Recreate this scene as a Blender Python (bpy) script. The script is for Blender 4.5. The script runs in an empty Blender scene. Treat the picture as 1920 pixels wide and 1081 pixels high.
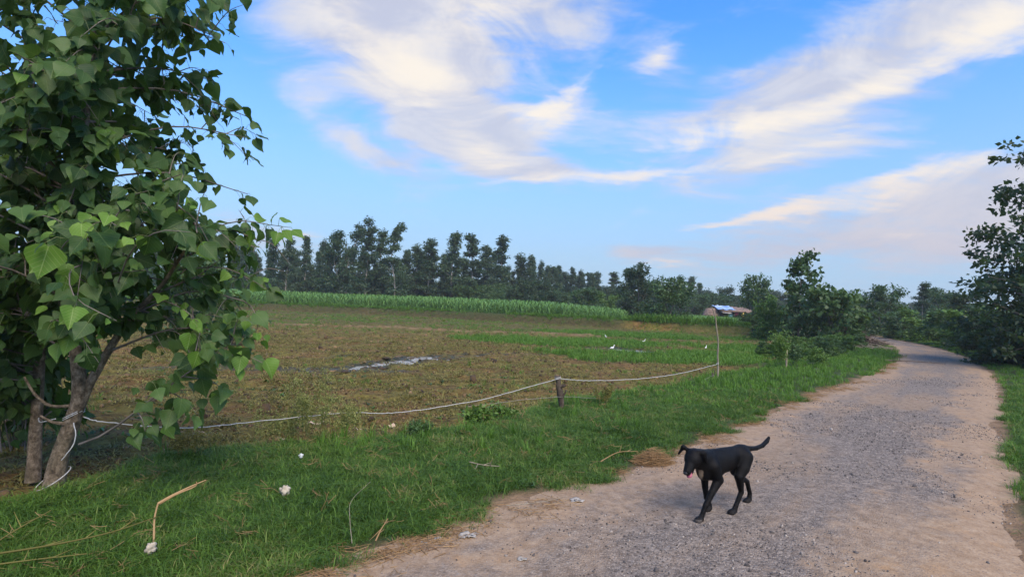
import bpy, math, random
import numpy as np
from math import radians, sin, cos, pi
from mathutils import Matrix, Vector

# ------------------------------------------------------------------ camera, world, sun, exposure
SC = bpy.context.scene
COL = SC.collection
cam_d = bpy.data.cameras.new('camera'); cam = bpy.data.objects.new('camera', cam_d); COL.objects.link(cam)
cam_d.sensor_width = 36.0; cam_d.lens = 36.0 * 1067 / 1920; cam_d.clip_start = 0.05; cam_d.clip_end = 2500
_p, _t = radians(1.3), radians(2.2)
_f = Vector((0, cos(_p), sin(_p))); _r0 = Vector((1, 0, 0)); _u0 = Vector((0, -sin(_p), cos(_p)))
_r = _r0 * cos(_t) + _u0 * sin(_t); _u = _u0 * cos(_t) - _r0 * sin(_t)
cam.matrix_world = Matrix(((_r.x, _u.x, -_f.x, 0), (_r.y, _u.y, -_f.y, 0), (_r.z, _u.z, -_f.z, 1.6), (0, 0, 0, 1)))
SC.camera = cam

SUN_AZ, SUN_EL = 155.0, 48.0          # degrees clockwise from +Y (the view direction), above the horizon
sun_d = bpy.data.lights.new('sun', 'SUN'); sun_d.energy = 1.5; sun_d.angle = radians(42); sun_d.color = (1.0, 0.84, 0.66)
sun = bpy.data.objects.new('sun', sun_d); COL.objects.link(sun)
_sd = Vector((sin(radians(SUN_AZ)) * cos(radians(SUN_EL)), cos(radians(SUN_AZ)) * cos(radians(SUN_EL)), sin(radians(SUN_EL))))
sun.rotation_euler = _sd.to_track_quat('Z', 'Y').to_euler()
sun.location = (5, -9, 14)

SC.view_settings.view_transform = 'Standard'; SC.view_settings.look = 'None'
SC.view_settings.exposure = 1.68; SC.view_settings.gamma = 1.0; SC.view_settings.use_curve_mapping = False
SC.cycles.max_bounces = 6; SC.cycles.transparent_max_bounces = 8; SC.cycles.volume_bounces = 0
SC.cycles.use_denoising = True; SC.cycles.sample_clamp_indirect = 6.0

class NT:
    """small helper to write node trees"""
    def __init__(s, tree): s.t = tree; s.n = tree.nodes; s.l = tree.links; s.n.clear()
    def add(s, typ, ins=None, **kw):
        nd = s.n.new(typ)
        for k, v in kw.items(): setattr(nd, k, v)
        for k, v in (ins or {}).items(): s.put(nd.inputs[k], v)
        return nd
    def put(s, sock, v):
        if isinstance(v, bpy.types.NodeSocket): s.l.new(v, sock)
        elif isinstance(v, bpy.types.Node): s.l.new(v.outputs[0], sock)
        else:
            if isinstance(v, (tuple, list)) and len(v) == 3 and sock.type == 'RGBA': v = (*v, 1)
            sock.default_value = v
    def math(s, op, a, b=0.0, c=0.0, clamp=False):
        return s.add('ShaderNodeMath', {0: a, 1: b, 2: c}, operation=op, use_clamp=clamp).outputs[0]
    def mix(s, fac, a, b, blend='MIX'):
        nd = s.add('ShaderNodeMix', data_type='RGBA', blend_type=blend)
        s.put(nd.inputs[0], fac); s.put(nd.inputs[6], a); s.put(nd.inputs[7], b)
        return nd.outputs[2]
    def noise(s, vec, scale, detail=4.0, rough=0.55, dist=0.0, out=0):
        nd = s.add('ShaderNodeTexNoise', {'Scale': scale, 'Detail': detail, 'Roughness': rough, 'Distortion': dist})
        if vec is not None: s.put(nd.inputs['Vector'], vec)
        return nd.outputs[out]
    def smooth(s, v, a, b, lo=0.0, hi=1.0):
        return s.add('ShaderNodeMapRange', {0: v, 1: a, 2: b, 3: lo, 4: hi}, interpolation_type='SMOOTHSTEP').outputs[0]
    def ramp(s, fac, stops):
        nd = s.add('ShaderNodeValToRGB', {0: fac}); el = nd.color_ramp.elements
        while len(el) < len(stops): el.new(0.5)
        for e, (p, c) in zip(el, stops): e.position = p; e.color = (*c, 1)
        return nd.outputs[0]

# ---- sky: Nishita air plus two cloud layers laid out by azimuth / elevation
world = bpy.data.worlds.new('World'); SC.world = world; world.use_nodes = True
W = NT(world.node_tree)
tc = W.add('ShaderNodeTexCoord').outputs['Generated']
nish = W.add('ShaderNodeTexSky', sky_type='NISHITA', sun_disc=False, sun_elevation=radians(SUN_EL),
             sun_rotation=radians(SUN_AZ), altitude=200, air_density=1.0, dust_density=0.4, ozone_density=2.5)
hs = W.add('ShaderNodeHueSaturation', {'Saturation': 1.24, 'Value': 1.0, 'Color': nish.outputs[0]})
air = W.add('ShaderNodeVectorMath', {0: hs.outputs[0], 1: (0.060, 0.0825, 0.098)}, operation='MULTIPLY').outputs[0]
sx = W.add('ShaderNodeSeparateXYZ', {0: tc})
zc = W.math('MAXIMUM', sx.outputs[2], 0.0)
den = W.math('ADD', zc, 0.10)
uv = W.add('ShaderNodeCombineXYZ', {0: W.math('DIVIDE', sx.outputs[0], den), 1: W.math('DIVIDE', sx.outputs[1], den), 2: 0.0}).outputs[0]
az = W.math('MULTIPLY', W.math('ARCTAN2', sx.outputs[0], sx.outputs[1]), 57.2958)
el = W.math('MULTIPLY', W.math('ARCSINE', sx.outputs[2]), 57.2958)
ae = W.add('ShaderNodeCombineXYZ', {0: az, 1: el, 2: 0.0}).outputs[0]
warp = W.noise(uv, 1.1, 5.0, 0.55, 0.0, 1)
wv = W.add('ShaderNodeVectorMath', {0: warp, 1: (0.5, 0.5, 0.5)}, operation='SUBTRACT').outputs[0]
ae_w = W.add('ShaderNodeVectorMath', {0: wv, 1: (8.0, 4.6, 0.0), 2: ae}, operation='MULTIPLY_ADD').outputs[0]
def blobs(lst):
    tot = None
    for (a, e, ra, re, rot, wgt) in lst:
        mp = W.add('ShaderNodeMapping', {0: ae_w, 1: (a, e, 0), 2: (0, 0, radians(rot)), 3: (ra, re, 1)}, vector_type='TEXTURE')
        g = W.add('ShaderNodeTexGradient', {0: mp.outputs[0]}, gradient_type='SPHERICAL').outputs[1]
        tot = W.math('MULTIPLY', g, wgt) if tot is None else W.math('MULTIPLY_ADD', g, wgt, tot)
    return tot
rs = random.Random(4)
rest = []                              # the sky goes on like this all the way round
for i in range(14):
    rest.append((52 + i * 18.4 + rs.uniform(-6, 6), rs.uniform(7, 34), rs.uniform(10, 22), rs.uniform(4, 11), rs.uniform(-5, 28), rs.uniform(0.7, 1.1)))
rest = [((a if a < 180 else a - 360), e, ra, re, ro, w) for a, e, ra, re, ro, w in rest]
veil_l = [(-17, 26, 21, 10, -38, 1.35), (-6, 31, 18, 11, 0, 1.3), (-7, 20, 11, 7, -20, 0.9), (-3, 15.5, 11, 3.4, -12, 0.95), (-20, 17, 9, 3.0, -36, 0.25), (1, 13.4, 9, 1.6, 3, 0.6), (-13, 13.5, 9, 2.6, -22, 0.75),
          (4, 19, 8, 6, 15, 0.6), (5, 26, 9, 4, 10, 0.5), (20, 18.5, 14, 5, 10, 0.8), (34, 22, 17, 7, 22, 1.15), (22, 13.5, 16, 3.4, 8, 0.8), (2, 12, 12, 2.2, 2, 0.6),
          (34, 9.4, 20, 3.6, 9, 1.0), (28, 5.6, 22, 2.6, 3, 0.7), (44, 6.5, 16, 4, 4, 0.8), (14, 5.0, 9, 1.0, 2, 0.6), (13, 23, 5, 4, 20, 0.55), (-24, 5, 7, 2.0, -12, 0.7)] + rest
brt_l = [(-9, 20.5, 11, 4.5, -12, 1.0), (-4, 27, 10, 5, 10, 1.0), (-17, 25, 12, 5, -40, 0.75), (-3.5, 15.4, 7, 1.8, -8, 0.95), (-11.5, 13, 5, 1.3, -22, 0.6), (2.5, 18.2, 6, 1.9, 4, 1.05),
         (3, 12.1, 11, 1.1, 2, 0.95), (-2, 13.6, 7, 0.9, -6, 0.7), (5, 20.5, 5, 1.5, 35, 0.7), (14, 12.8, 8, 1.3, 8, 0.9), (21, 16.8, 11, 2.0, 9, 1.05), (30, 18.3, 8, 1.8, 12, 0.9), (39, 21.5, 10, 2.6, 16, 1.2), (33, 22, 9, 3, 20, 0.5),
         (34, 11.3, 13, 1.3, 12, 1.1), (20, 8, 9, 1.0, 8, 0.8), (27, 9.2, 12, 1.0, 7, 0.7), (14, 4.2, 6, 0.6, 2, 0.8), (36, 7.0, 12, 0.8, 5, 0.5), (11, 8.6, 4, 0.8, 14, 0.6), (13.2, 23.4, 4.0, 2.8, 20, 0.85), (25, 14.6, 10, 1.5, 10, 0.8), (-21, 5.6, 4, 1.2, -10, 0.8)] + [(a, e - 0.15 * re, ra * 0.75, re * 0.35, ro, w * 0.85) for a, e, ra, re, ro, w in rest]
fib = W.add('ShaderNodeMapping', {0: uv, 2: (0, 0, radians(-32)), 3: (1.0, 2.6, 1.0)}).outputs[0]
n1 = W.noise(fib, 1.5, 8.0, 0.6, 0.6)
n2 = W.noise(fib, 5.0, 6.0, 0.62, 0.4)
fib2 = W.add('ShaderNodeMapping', {0: ae, 2: (0, 0, radians(-14)), 3: (0.55, 1.25, 1.0)}).outputs[0]
n3 = W.noise(fib2, 0.16, 9.0, 0.62, 0.9)
nn = W.math('ADD', W.math('MULTIPLY', W.math('SUBTRACT', n1, 0.5), 0.8), W.math('ADD', W.math('MULTIPLY', W.math('SUBTRACT', n2, 0.5), 0.5), W.math('MULTIPLY', W.math('SUBTRACT', n3, 0.5), 1.45)))
up = W.smooth(sx.outputs[2], -0.01, 0.03)
dv = W.math('MULTIPLY', W.smooth(W.math('ADD', blobs(veil_l), nn), 0.08, 1.02), up)
db = W.math('MULTIPLY', W.smooth(W.math('ADD', blobs(brt_l), W.math('MULTIPLY', nn, 1.05)), 0.24, 1.22), up)
low = W.smooth(el, 1.0, 17.0)
veil_c = W.mix(low, (0.205, 0.182, 0.196), (0.245, 0.240, 0.246))
veil_c = W.mix(W.smooth(n3, 0.38, 0.62), W.mix(0.5, veil_c, (0.155, 0.160, 0.200)), veil_c)
brt_c = W.mix(low, (0.27, 0.222, 0.200), (0.315, 0.290, 0.258))
hz = W.smooth(el, 0.0, 28.0, 0.92, 0.0)
c0 = W.mix(hz, air, (0.118, 0.160, 0.222))
c1 = W.mix(W.math('MULTIPLY', dv, 0.86), c0, veil_c)
c2 = W.mix(W.math('MULTIPLY', db, 0.95), c1, brt_c)
bg = W.add('ShaderNodeBackground', {0: c2, 1: 1.0})
W.l.new(bg.outputs[0], W.add('ShaderNodeOutputWorld').inputs[0])
world.cycles.sampling_method = 'MANUAL'; world.cycles.sample_map_resolution = 512

# ------------------------------------------------------------------ helpers
def tag(o, label=None, cat=None, group=None, kind=None):
    if label: o['label'] = label
    if cat: o['category'] = cat
    if group: o['group'] = group
    if kind: o['kind'] = kind
    return o
def mesh_np(name, V, F, mat=None, smooth=False, attrs=None, uv=None):
    """V (n,3); F int array (m,3|4) or list of such arrays"""
    me = bpy.data.meshes.new(name)
    Fs = [f for f in (F if isinstance(F, list) else [F]) if len(f)]
    V = np.asarray(V, np.float32)
    me.vertices.add(len(V)); me.vertices.foreach_set('co', V.ravel())
    tot = np.concatenate([np.full(len(f), f.shape[1], np.int32) for f in Fs])
    idx = np.concatenate([f.ravel() for f in Fs]).astype(np.int32)
    me.loops.add(len(idx)); me.loops.foreach_set('vertex_index', idx)
    st = np.zeros(len(tot), np.int32); st[1:] = np.cumsum(tot)[:-1]
    me.polygons.add(len(tot)); me.polygons.foreach_set('loop_start', st); me.polygons.foreach_set('loop_total', tot)
    if smooth: me.polygons.foreach_set('use_smooth', np.ones(len(tot), bool))
    for k, a in (attrs or {}).items():
        at = me.attributes.new(k, 'FLOAT', 'POINT'); at.data.foreach_set('value', np.asarray(a, np.float32))
    if uv is not None:
        l = me.uv_layers.new(name='UVMap'); l.data.foreach_set('uv', np.asarray(uv, np.float32)[idx].ravel())
    me.update(calc_edges=True); me.validate()
    if mat: me.materials.append(mat)
    return me
def link(name, me, parent=None, loc=None):
    o = bpy.data.objects.new(name, me); COL.objects.link(o)
    if parent: o.parent = parent
    if loc is not None: o.location = loc
    return o
def empty(name, loc=(0, 0, 0), rz=0.0, label=None, cat=None, group=None):
    o = bpy.data.objects.new(name, None); COL.objects.link(o); o.location = loc; o.rotation_euler = (0, 0, rz)
    o.empty_display_size = 0.1
    return tag(o, label, cat, group)
class MB:
    """collects pieces of ONE mesh"""
    def __init__(s): s.V = []; s.F3 = []; s.F4 = []; s.n = 0; s.A = []
    def add(s, V, F, a=0.0):
        V = np.asarray(V, float).reshape(-1, 3); F = np.asarray(F, int)
        (s.F3 if F.shape[1] == 3 else s.F4).append(F + s.n); s.V.append(V); s.n += len(V); s.A.append(np.full(len(V), a))
    def mesh(s, name, mat, smooth=False):
        F = []
        if s.F3: F.append(np.concatenate(s.F3))
        if s.F4: F.append(np.concatenate(s.F4))
        return mesh_np(name, np.concatenate(s.V), F, mat, smooth, {'tint': np.concatenate(s.A)})
def crom(P, n):
    """Catmull-Rom resample to n points"""
    P = np.asarray(P, float); m = len(P)
    Q = np.vstack([2 * P[0] - P[1], P, 2 * P[-1] - P[-2]])
    t = np.linspace(0, m - 1 - 1e-6, n); i = t.astype(int); u = (t - i)[:, None]
    a, b, c, d = Q[i], Q[i + 1], Q[i + 2], Q[i + 3]
    return 0.5 * ((2 * b) + (-a + c) * u + (2 * a - 5 * b + 4 * c - d) * u ** 2 + (-a + 3 * b - 3 * c + d) * u ** 3)
def tube(P, R, sides=6, cap=True):
    P = np.asarray(P, float); n = len(P); R = np.broadcast_to(np.asarray(R, float), (n,))
    T = np.gradient(P, axis=0); T /= np.linalg.norm(T, axis=1)[:, None] + 1e-9
    ref = np.array([0.31, 0.95, 0.05]) if abs(T[0] @ np.array([0.31, 0.95, 0.05])) < 0.9 else np.array([1., 0, 0])
    A = np.cross(T, ref); A /= np.linalg.norm(A, axis=1)[:, None] + 1e-9; B = np.cross(T, A)
    th = np.linspace(0, 2 * pi, sides, endpoint=False)
    V = P[:, None] + (A[:, None] * np.cos(th)[None, :, None] + B[:, None] * np.sin(th)[None, :, None]) * R[:, None, None]
    V = V.reshape(-1, 3)
    i, j = np.meshgrid(np.arange(n - 1), np.arange(sides), indexing='ij'); i = i.ravel(); j = j.ravel(); k = (j + 1) % sides
    F = np.stack([i * sides + j, (i + 1) * sides + j, (i + 1) * sides + k, i * sides + k], 1)
    return V, F
def put_tube(mb, P, R, sides=6, a=0.0):
    V, F = tube(P, R, sides); mb.add(V, F, a)
    n = len(P)
    for e, fl in ((0, 0), (n - 1, 1)):
        c = np.asarray(P[e]); b = V[e * sides:(e + 1) * sides]
        f = np.array([[sides, (q + 1) % sides, q] if fl == 0 else [sides, q, (q + 1) % sides] for q in range(sides)])
        mb.add(np.vstack([b, c]), f, a)
def box(mb, c, s, rz=0.0, a=0.0, tilt=0.0):
    c = np.asarray(c, float); x, y, z = np.asarray(s, float) / 2
    V = np.array([[i * x, j * y, k * z] for k in (-1, 1) for j in (-1, 1) for i in (-1, 1)])
    ct, st = cos(tilt), sin(tilt); V = V @ np.array([[ct, 0, -st], [0, 1, 0], [st, 0, ct]])
    cr, sr = cos(rz), sin(rz); V = V @ np.array([[cr, sr, 0], [-sr, cr, 0], [0, 0, 1]])
    mb.add(V + c, [[0, 2, 3, 1], [4, 5, 7, 6], [0, 1, 5, 4], [2, 6, 7, 3], [0, 4, 6, 2], [1, 3, 7, 5]], a)

# value noise, vectorised
def _h(i, j, s): 
    v = np.sin(i * 127.1 + j * 311.7 + s * 74.7) * 43758.5453
    return v - np.floor(v)
def vnoise(x, y, s=0):
    i = np.floor(x); j = np.floor(y); u = x - i; v = y - j; u = u * u * (3 - 2 * u); v = v * v * (3 - 2 * v)
    return (_h(i, j, s) * (1 - u) + _h(i + 1, j, s) * u) * (1 - v) + (_h(i, j + 1, s) * (1 - u) + _h(i + 1, j + 1, s) * u) * v
def fbm(x, y, s=0, o=4):
    r = 0; a = 0.5
    for k in range(o): r = r + a * vnoise(x * 2 ** k + 13.7 * k, y * 2 ** k + 5.3 * k, s + k); a *= 0.5
    return r / (1 - 0.5 ** o)
def sstep(x, a, b):
    t = np.clip((x - a) / (b - a), 0, 1); return t * t * (3 - 2 * t)

# ---- signed-distance bodies, meshed with surface nets
def sd_mesh(prims, k, lo, hi, h):
    """prims: ('c', a, b, ra, rb) round cones and ('e', c, r[, R]) ellipsoids, blended with radius k"""
    def f(P):
        d = None
        for pr in prims:
            if pr[0] == 'c':
                a, b = np.array(pr[1], float), np.array(pr[2], float); ba = b - a
                t = np.clip(((P - a) @ ba) / (ba @ ba + 1e-12), 0, 1)
                q = np.linalg.norm(P - a - t[:, None] * ba, axis=1) - (pr[3] + (pr[4] - pr[3]) * t)
            elif pr[0] == 'p':
                q = np.full(len(P), 9.0)
                for a, b in zip(pr[1][:-1], pr[1][1:]):
                    ra, rb = a[3], b[3]; a = np.array(a[:3], float); ba = np.array(b[:3], float) - a; t = np.clip(((P - a) @ ba) / (ba @ ba), 0, 1)
                    g = np.linalg.norm(P - a - t[:, None] * ba, axis=1) - (ra + (rb - ra) * t); mm = np.clip(0.5 + 0.5 * (q - g) / 0.006, 0, 1); q = q * (1 - mm) + g * mm - 0.006 * mm * (1 - mm)
            else:
                Q = P - np.array(pr[1], float); r = np.array(pr[2], float)
                if len(pr) > 3: Q = Q @ np.array(pr[3])
                k0 = np.linalg.norm(Q / r, axis=1); k1 = np.linalg.norm(Q / r ** 2, axis=1) + 1e-9
                q = k0 * (k0 - 1) / k1
            if d is None: d = q
            else:
                m = np.clip(0.5 + 0.5 * (d - q) / k, 0, 1); d = d * (1 - m) + q * m - k * m * (1 - m)
        return d
    xs = [np.arange(lo[i], hi[i] + h, h) for i in range(3)]
    G = np.stack(np.meshgrid(*xs, indexing='ij'), -1); sh = G.shape[:3]
    D = f(G.reshape(-1, 3)).reshape(sh); ins = D < 0
    corners = [ins[i:sh[0] - 1 + i, j:sh[1] - 1 + j, l:sh[2] - 1 + l] for i in (0, 1) for j in (0, 1) for l in (0, 1)]
    cnt = sum(c.astype(int) for c in corners); act = (cnt > 0) & (cnt < 8)
    ids = -np.ones(act.shape, int); ids[act] = np.arange(act.sum())
    V = np.argwhere(act) * h + np.array(lo) + h / 2
    for _ in range(4):
        d = f(V); e = h * 0.3
        g = np.stack([f(V + np.eye(3)[i] * e) - f(V - np.eye(3)[i] * e) for i in range(3)], 1) / (2 * e)
        V = V - np.clip(d, -h, h)[:, None] * g / (np.sum(g * g, 1)[:, None] + 1e-6)
    Q = []
    for ax in range(3):
        sl = [slice(None)] * 3; s2 = [slice(None)] * 3; sl[ax] = slice(0, -1); s2[ax] = slice(1, None)
        ch = ins[tuple(sl)] != ins[tuple(s2)]; e = np.argwhere(ch)
        o1, o2 = [(1, 2), (2, 0), (0, 1)][ax]
        e = e[(e[:, o1] > 0) & (e[:, o2] > 0) & (e[:, o1] < act.shape[o1]) & (e[:, o2] < act.shape[o2])]
        def cell(a, b):
            c = e.copy(); c[:, o1] -= a; c[:, o2] -= b; return ids[c[:, 0], c[:, 1], c[:, 2]]
        q = np.stack([cell(1, 1), cell(0, 1), cell(0, 0), cell(1, 0)], 1)
        fl = ~ins[tuple(e.T)]
        q[fl] = q[fl][:, ::-1]
        Q.append(q[(q >= 0).all(1)])
    return V, np.concatenate(Q)

# ------------------------------------------------------------------ materials
MATS = {}
def material(name):
    m = bpy.data.materials.new(name); m.use_nodes = True; MATS[name] = m; return m, NT(m.node_tree)
def finish(m, N, shader): N.l.new(shader, N.add('ShaderNodeOutputMaterial').inputs[0]); return m
def attr(N, name): return N.add('ShaderNodeAttribute', attribute_name=name).outputs['Fac']
def bump(N, h, strength=0.5, dist=0.02): return N.add('ShaderNodeBump', {'Height': h, 'Strength': strength, 'Distance': dist}).outputs[0]
def leaf_mat(name, dark, light, rough=0.5, trans=0.25, spec=0.35, objrand=0.35, extra=None, patchy=0.0):
    m, N = material(name)
    t = N.math('ADD', N.math('MULTIPLY', attr(N, 'tint'), 1.0 - objrand), N.math('MULTIPLY', N.add('ShaderNodeObjectInfo').outputs['Random'], objrand))
    if patchy:
        pn = N.noise(N.add('ShaderNodeNewGeometry').outputs['Position'], 1.1, 5.0, 0.6)
        t = N.math('ADD', t, N.math('MULTIPLY', N.math('SUBTRACT', pn, 0.5), patchy))
    c = N.ramp(t, [(0.0, dark), (1.0, light)] if not extra else [(0.0, dark), (0.8, light), (0.97, extra)])
    p = N.add('ShaderNodeBsdfPrincipled', {'Base Color': c, 'Roughness': rough, 'Specular IOR Level': spec})
    tr = N.add('ShaderNodeBsdfTranslucent', {0: N.mix(0.5, c, (0.16, 0.26, 0.02))})
    return finish(m, N, N.add('ShaderNodeMixShader', {0: trans, 1: p.outputs[0], 2: tr.outputs[0]}).outputs[0])
def plain(name, c1, c2, scale=8.0, rough=0.8, bmp=0.4, bdist=0.01, spec=0.3, stretch=(1, 1, 1)):
    m, N = material(name)
    o = N.add('ShaderNodeTexCoord').outputs['Object']
    v = N.add('ShaderNodeMapping', {0: o, 3: stretch}).outputs[0]
    n = N.noise(v, scale, 6.0, 0.65)
    c = N.mix(N.smooth(n, 0.3, 0.7), c1, c2)
    p = N.add('ShaderNodeBsdfPrincipled', {'Base Color': c, 'Roughness': rough, 'Specular IOR Level': spec, 'Normal': bump(N, N.noise(v, scale * 3, 5.0), bmp, bdist)})
    return finish(m, N, p.outputs[0])

M_EUC = leaf_mat('eucalyptus_leaf', (0.018, 0.048, 0.026), (0.080, 0.130, 0.060))
M_DARK = leaf_mat('dark_leaf', (0.014, 0.036, 0.016), (0.045, 0.085, 0.030))
M_MID = leaf_mat('mid_leaf', (0.028, 0.070, 0.022), (0.085, 0.150, 0.045))
M_FRESH = leaf_mat('fresh_leaf', (0.055, 0.13, 0.020), (0.155, 0.255, 0.05))
M_CORN = leaf_mat('maize_leaf', (0.070, 0.180, 0.034), (0.21, 0.37, 0.095), objrand=0.5)
M_GRASS = leaf_mat('grass_blade', (0.028, 0.082, 0.008), (0.120, 0.225, 0.028), rough=0.6, trans=0.3, objrand=0.3, extra=(0.28, 0.25, 0.09), patchy=1.3)
M_LUSH = leaf_mat('lush_grass_blade', (0.045, 0.135, 0.010), (0.145, 0.285, 0.032), rough=0.6, trans=0.3, objrand=0.4, patchy=0.9)
M_OLIVE = leaf_mat('dry_weed', (0.075, 0.072, 0.012), (0.31, 0.265, 0.075), rough=0.7, objrand=0.5)
M_FEATHER = leaf_mat('feathery_weed', (0.12, 0.155, 0.035), (0.36, 0.36, 0.12), rough=0.7, objrand=0.3)
M_STRAW = leaf_mat('dry_straw', (0.20, 0.105, 0.042), (0.46, 0.30, 0.14), rough=0.7, trans=0.1, objrand=0.4)
M_WOOD = plain('grey_bark', (0.10, 0.085, 0.070), (0.22, 0.185, 0.155), 6, 0.9, 0.5)
M_PALEBARK = plain('pale_bark', (0.20, 0.18, 0.15), (0.36, 0.33, 0.28), 4, 0.85, 0.3)
M_STICK = plain('weathered_stick', (0.17, 0.14, 0.10), (0.34, 0.29, 0.21), 20, 0.9, 0.5, stretch=(1, 1, 0.2))
M_POST = plain('weathered_post', (0.035, 0.026, 0.020), (0.13, 0.10, 0.072), 16, 0.95, 0.9, 0.012, stretch=(1, 1, 0.3))
M_ROPE = plain('white_rope', (0.36, 0.355, 0.33), (0.56, 0.55, 0.52), 60, 0.8, 0.5, 0.004)
M_OLDROPE = plain('dirty_rope', (0.20, 0.19, 0.16), (0.36, 0.34, 0.30), 60, 0.9, 0.5, 0.004)
M_PAPER = plain('crumpled_paper', (0.34, 0.29, 0.21), (0.52, 0.46, 0.36), 14, 0.85, 0.4)
M_PLASTIC = plain('white_plastic', (0.50, 0.53, 0.53), (0.70, 0.73, 0.73), 30, 0.4, 0.4)
M_CARD = plain('grey_card', (0.26, 0.235, 0.20), (0.42, 0.385, 0.33), 18, 0.9, 0.5)
M_DRYLEAF = plain('fallen_leaf', (0.36, 0.26, 0.18), (0.56, 0.44, 0.34), 25, 0.85, 0.3)
M_BRUSH = plain('brushwood', (0.045, 0.034, 0.028), (0.14, 0.105, 0.08), 9, 0.95, 0.4)
M_EGRET = plain('white_feather', (0.72, 0.72, 0.70), (0.84, 0.84, 0.82), 20, 0.8, 0.1)
M_BILL = plain('yellow_bill', (0.55, 0.30, 0.04), (0.65, 0.38, 0.06), 20, 0.5, 0.1)
M_LEG = plain('dark_leg', (0.05, 0.05, 0.03), (0.09, 0.09, 0.05), 20, 0.6, 0.1)

# near bark with lenticel bands
m, N = material('poplar_bark'); M_BARK = m
o = N.add('ShaderNodeTexCoord').outputs['Object']
v = N.add('ShaderNodeMapping', {0: o, 3: (1, 1, 0.8)}).outputs[0]
n1_ = N.noise(v, 22, 8.0, 0.74); n2_ = N.noise(o, 2.2, 3.0); n3_ = N.noise(v, 34, 4.0, 0.7)
c = N.ramp(n1_, [(0.34, (0.045, 0.032, 0.021)), (0.5, (0.155, 0.116, 0.078)), (0.64, (0.32, 0.25, 0.175))])
c = N.mix(N.smooth(n2_, 0.45, 0.75, 0, 0.5), c, (0.10, 0.10, 0.055))
hh = N.math('ADD', n1_, N.math('MULTIPLY', n3_, 0.5))
finish(m, N, N.add('ShaderNodeBsdfPrincipled', {'Base Color': c, 'Roughness': 0.92, 'Specular IOR Level': 0.2, 'Normal': bump(N, hh, 0.9, 0.02)}).outputs[0])

# broad poplar leaf with veins laid out in its own UV
def poplar_mat(name, dark, light, vein):
    m, N = material(name)
    uvn = N.add('ShaderNodeUVMap').outputs[0]; s = N.add('ShaderNodeSeparateXYZ', {0: uvn})
    au = N.math('ABSOLUTE', N.math('SUBTRACT', s.outputs[0], 0.5))
    mid = N.smooth(au, 0.006, 0.022, 1.0, 0.0)
    ph = N.math('FRACT', N.math('MULTIPLY', N.math('SUBTRACT', s.outputs[1], N.math('MULTIPLY', au, 0.95)), 6.5))
    side = N.math('MULTIPLY', N.smooth(N.math('ABSOLUTE', N.math('SUBTRACT', ph, 0.5)), 0.03, 0.10, 1.0, 0.0), 0.55)
    vn = N.math('MAXIMUM', mid, side)
    t = N.math('ADD', N.math('MULTIPLY', attr(N, 'tint'), 0.7), N.math('MULTIPLY', N.add('ShaderNodeObjectInfo').outputs['Random'], 0.3))
    base = N.mix(N.smooth(t, 0.0, 1.0), dark, light)
    blot = N.noise(N.add('ShaderNodeTexCoord').outputs['Object'], 22, 4.0)
    base = N.mix(N.smooth(blot, 0.5, 0.8, 0, 0.35), base, (0.11, 0.12, 0.03))
    c = N.mix(N.math('MULTIPLY', vn, 0.55), base, vein)
    p = N.add('ShaderNodeBsdfPrincipled', {'Base Color': c, 'Roughness': 0.48, 'Specular IOR Level': 0.28, 'Normal': bump(N, vn, 0.35, 0.004)})
    tr = N.add('ShaderNodeBsdfTranslucent', {0: N.mix(0.5, c, (0.17, 0.29, 0.02))})
    return finish(m, N, N.add('ShaderNodeMixShader', {0: 0.34, 1: p.outputs[0], 2: tr.outputs[0]}).outputs[0])
M_POP = poplar_mat('poplar_leaf', (0.013, 0.045, 0.010), (0.085, 0.160, 0.040), (0.15, 0.22, 0.07))
M_YOUNG = poplar_mat('young_poplar_leaf', (0.085, 0.19, 0.020), (0.17, 0.30, 0.045), (0.32, 0.42, 0.14))
M_PET = leaf_mat('petiole', (0.12, 0.17, 0.05), (0.22, 0.25, 0.09), objrand=0.3)

# ground
m, N = material('soil_and_turf'); M_GROUND = m
pos = N.add('ShaderNodeNewGeometry').outputs['Position']
na = N.noise(pos, 0.8, 6.0, 0.62); nb = N.noise(pos, 4.5, 6.0, 0.7); nc = N.noise(pos, 24.0, 5.0, 0.7)
soil = N.ramp(N.math('ADD', N.math('MULTIPLY', nb, 0.6), N.math('MULTIPLY', nc, 0.4)), [(0.34, (0.038, 0.021, 0.007)), (0.46, (0.135, 0.078, 0.024)), (0.57, (0.225, 0.135, 0.045)), (0.70, (0.38, 0.26, 0.115))])
olive = N.ramp(nb, [(0.32, (0.045, 0.045, 0.008)), (0.66, (0.215, 0.185, 0.038))])
soil = N.mix(N.smooth(N.math('ADD', na, N.math('MULTIPLY', N.math('SUBTRACT', nc, 0.5), 0.5)), 0.36, 0.60, 0.0, 0.85), soil, olive)
turf = N.ramp(nc, [(0.3, (0.022, 0.040, 0.010)), (0.7, (0.065, 0.095, 0.024))])
wet = N.ramp(nb, [(0.3, (0.022, 0.027, 0.017)), (0.7, (0.060, 0.066, 0.042))])
sand = N.ramp(nb, [(0.3, (0.20, 0.118, 0.060)), (0.7, (0.345, 0.230, 0.132))])
cc = N.mix(attr(N, 'turf'), soil, turf)
cc = N.mix(attr(N, 'sand'), cc, sand)
cc = N.mix(attr(N, 'dark_soil_shade'), cc, N.mix(nb, (0.020, 0.014, 0.009), (0.060, 0.044, 0.026)))  # dark soil and the shaded bank face, both painted into this brown
cc = N.mix(attr(N, 'wet'), cc, wet)
ro = N.smooth(attr(N, 'wet'), 0.0, 1.0, 0.95, 0.38)
hgt = N.math('ADD', N.math('MULTIPLY', nb, 1.0), N.math('MULTIPLY', nc, 0.5))
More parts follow.
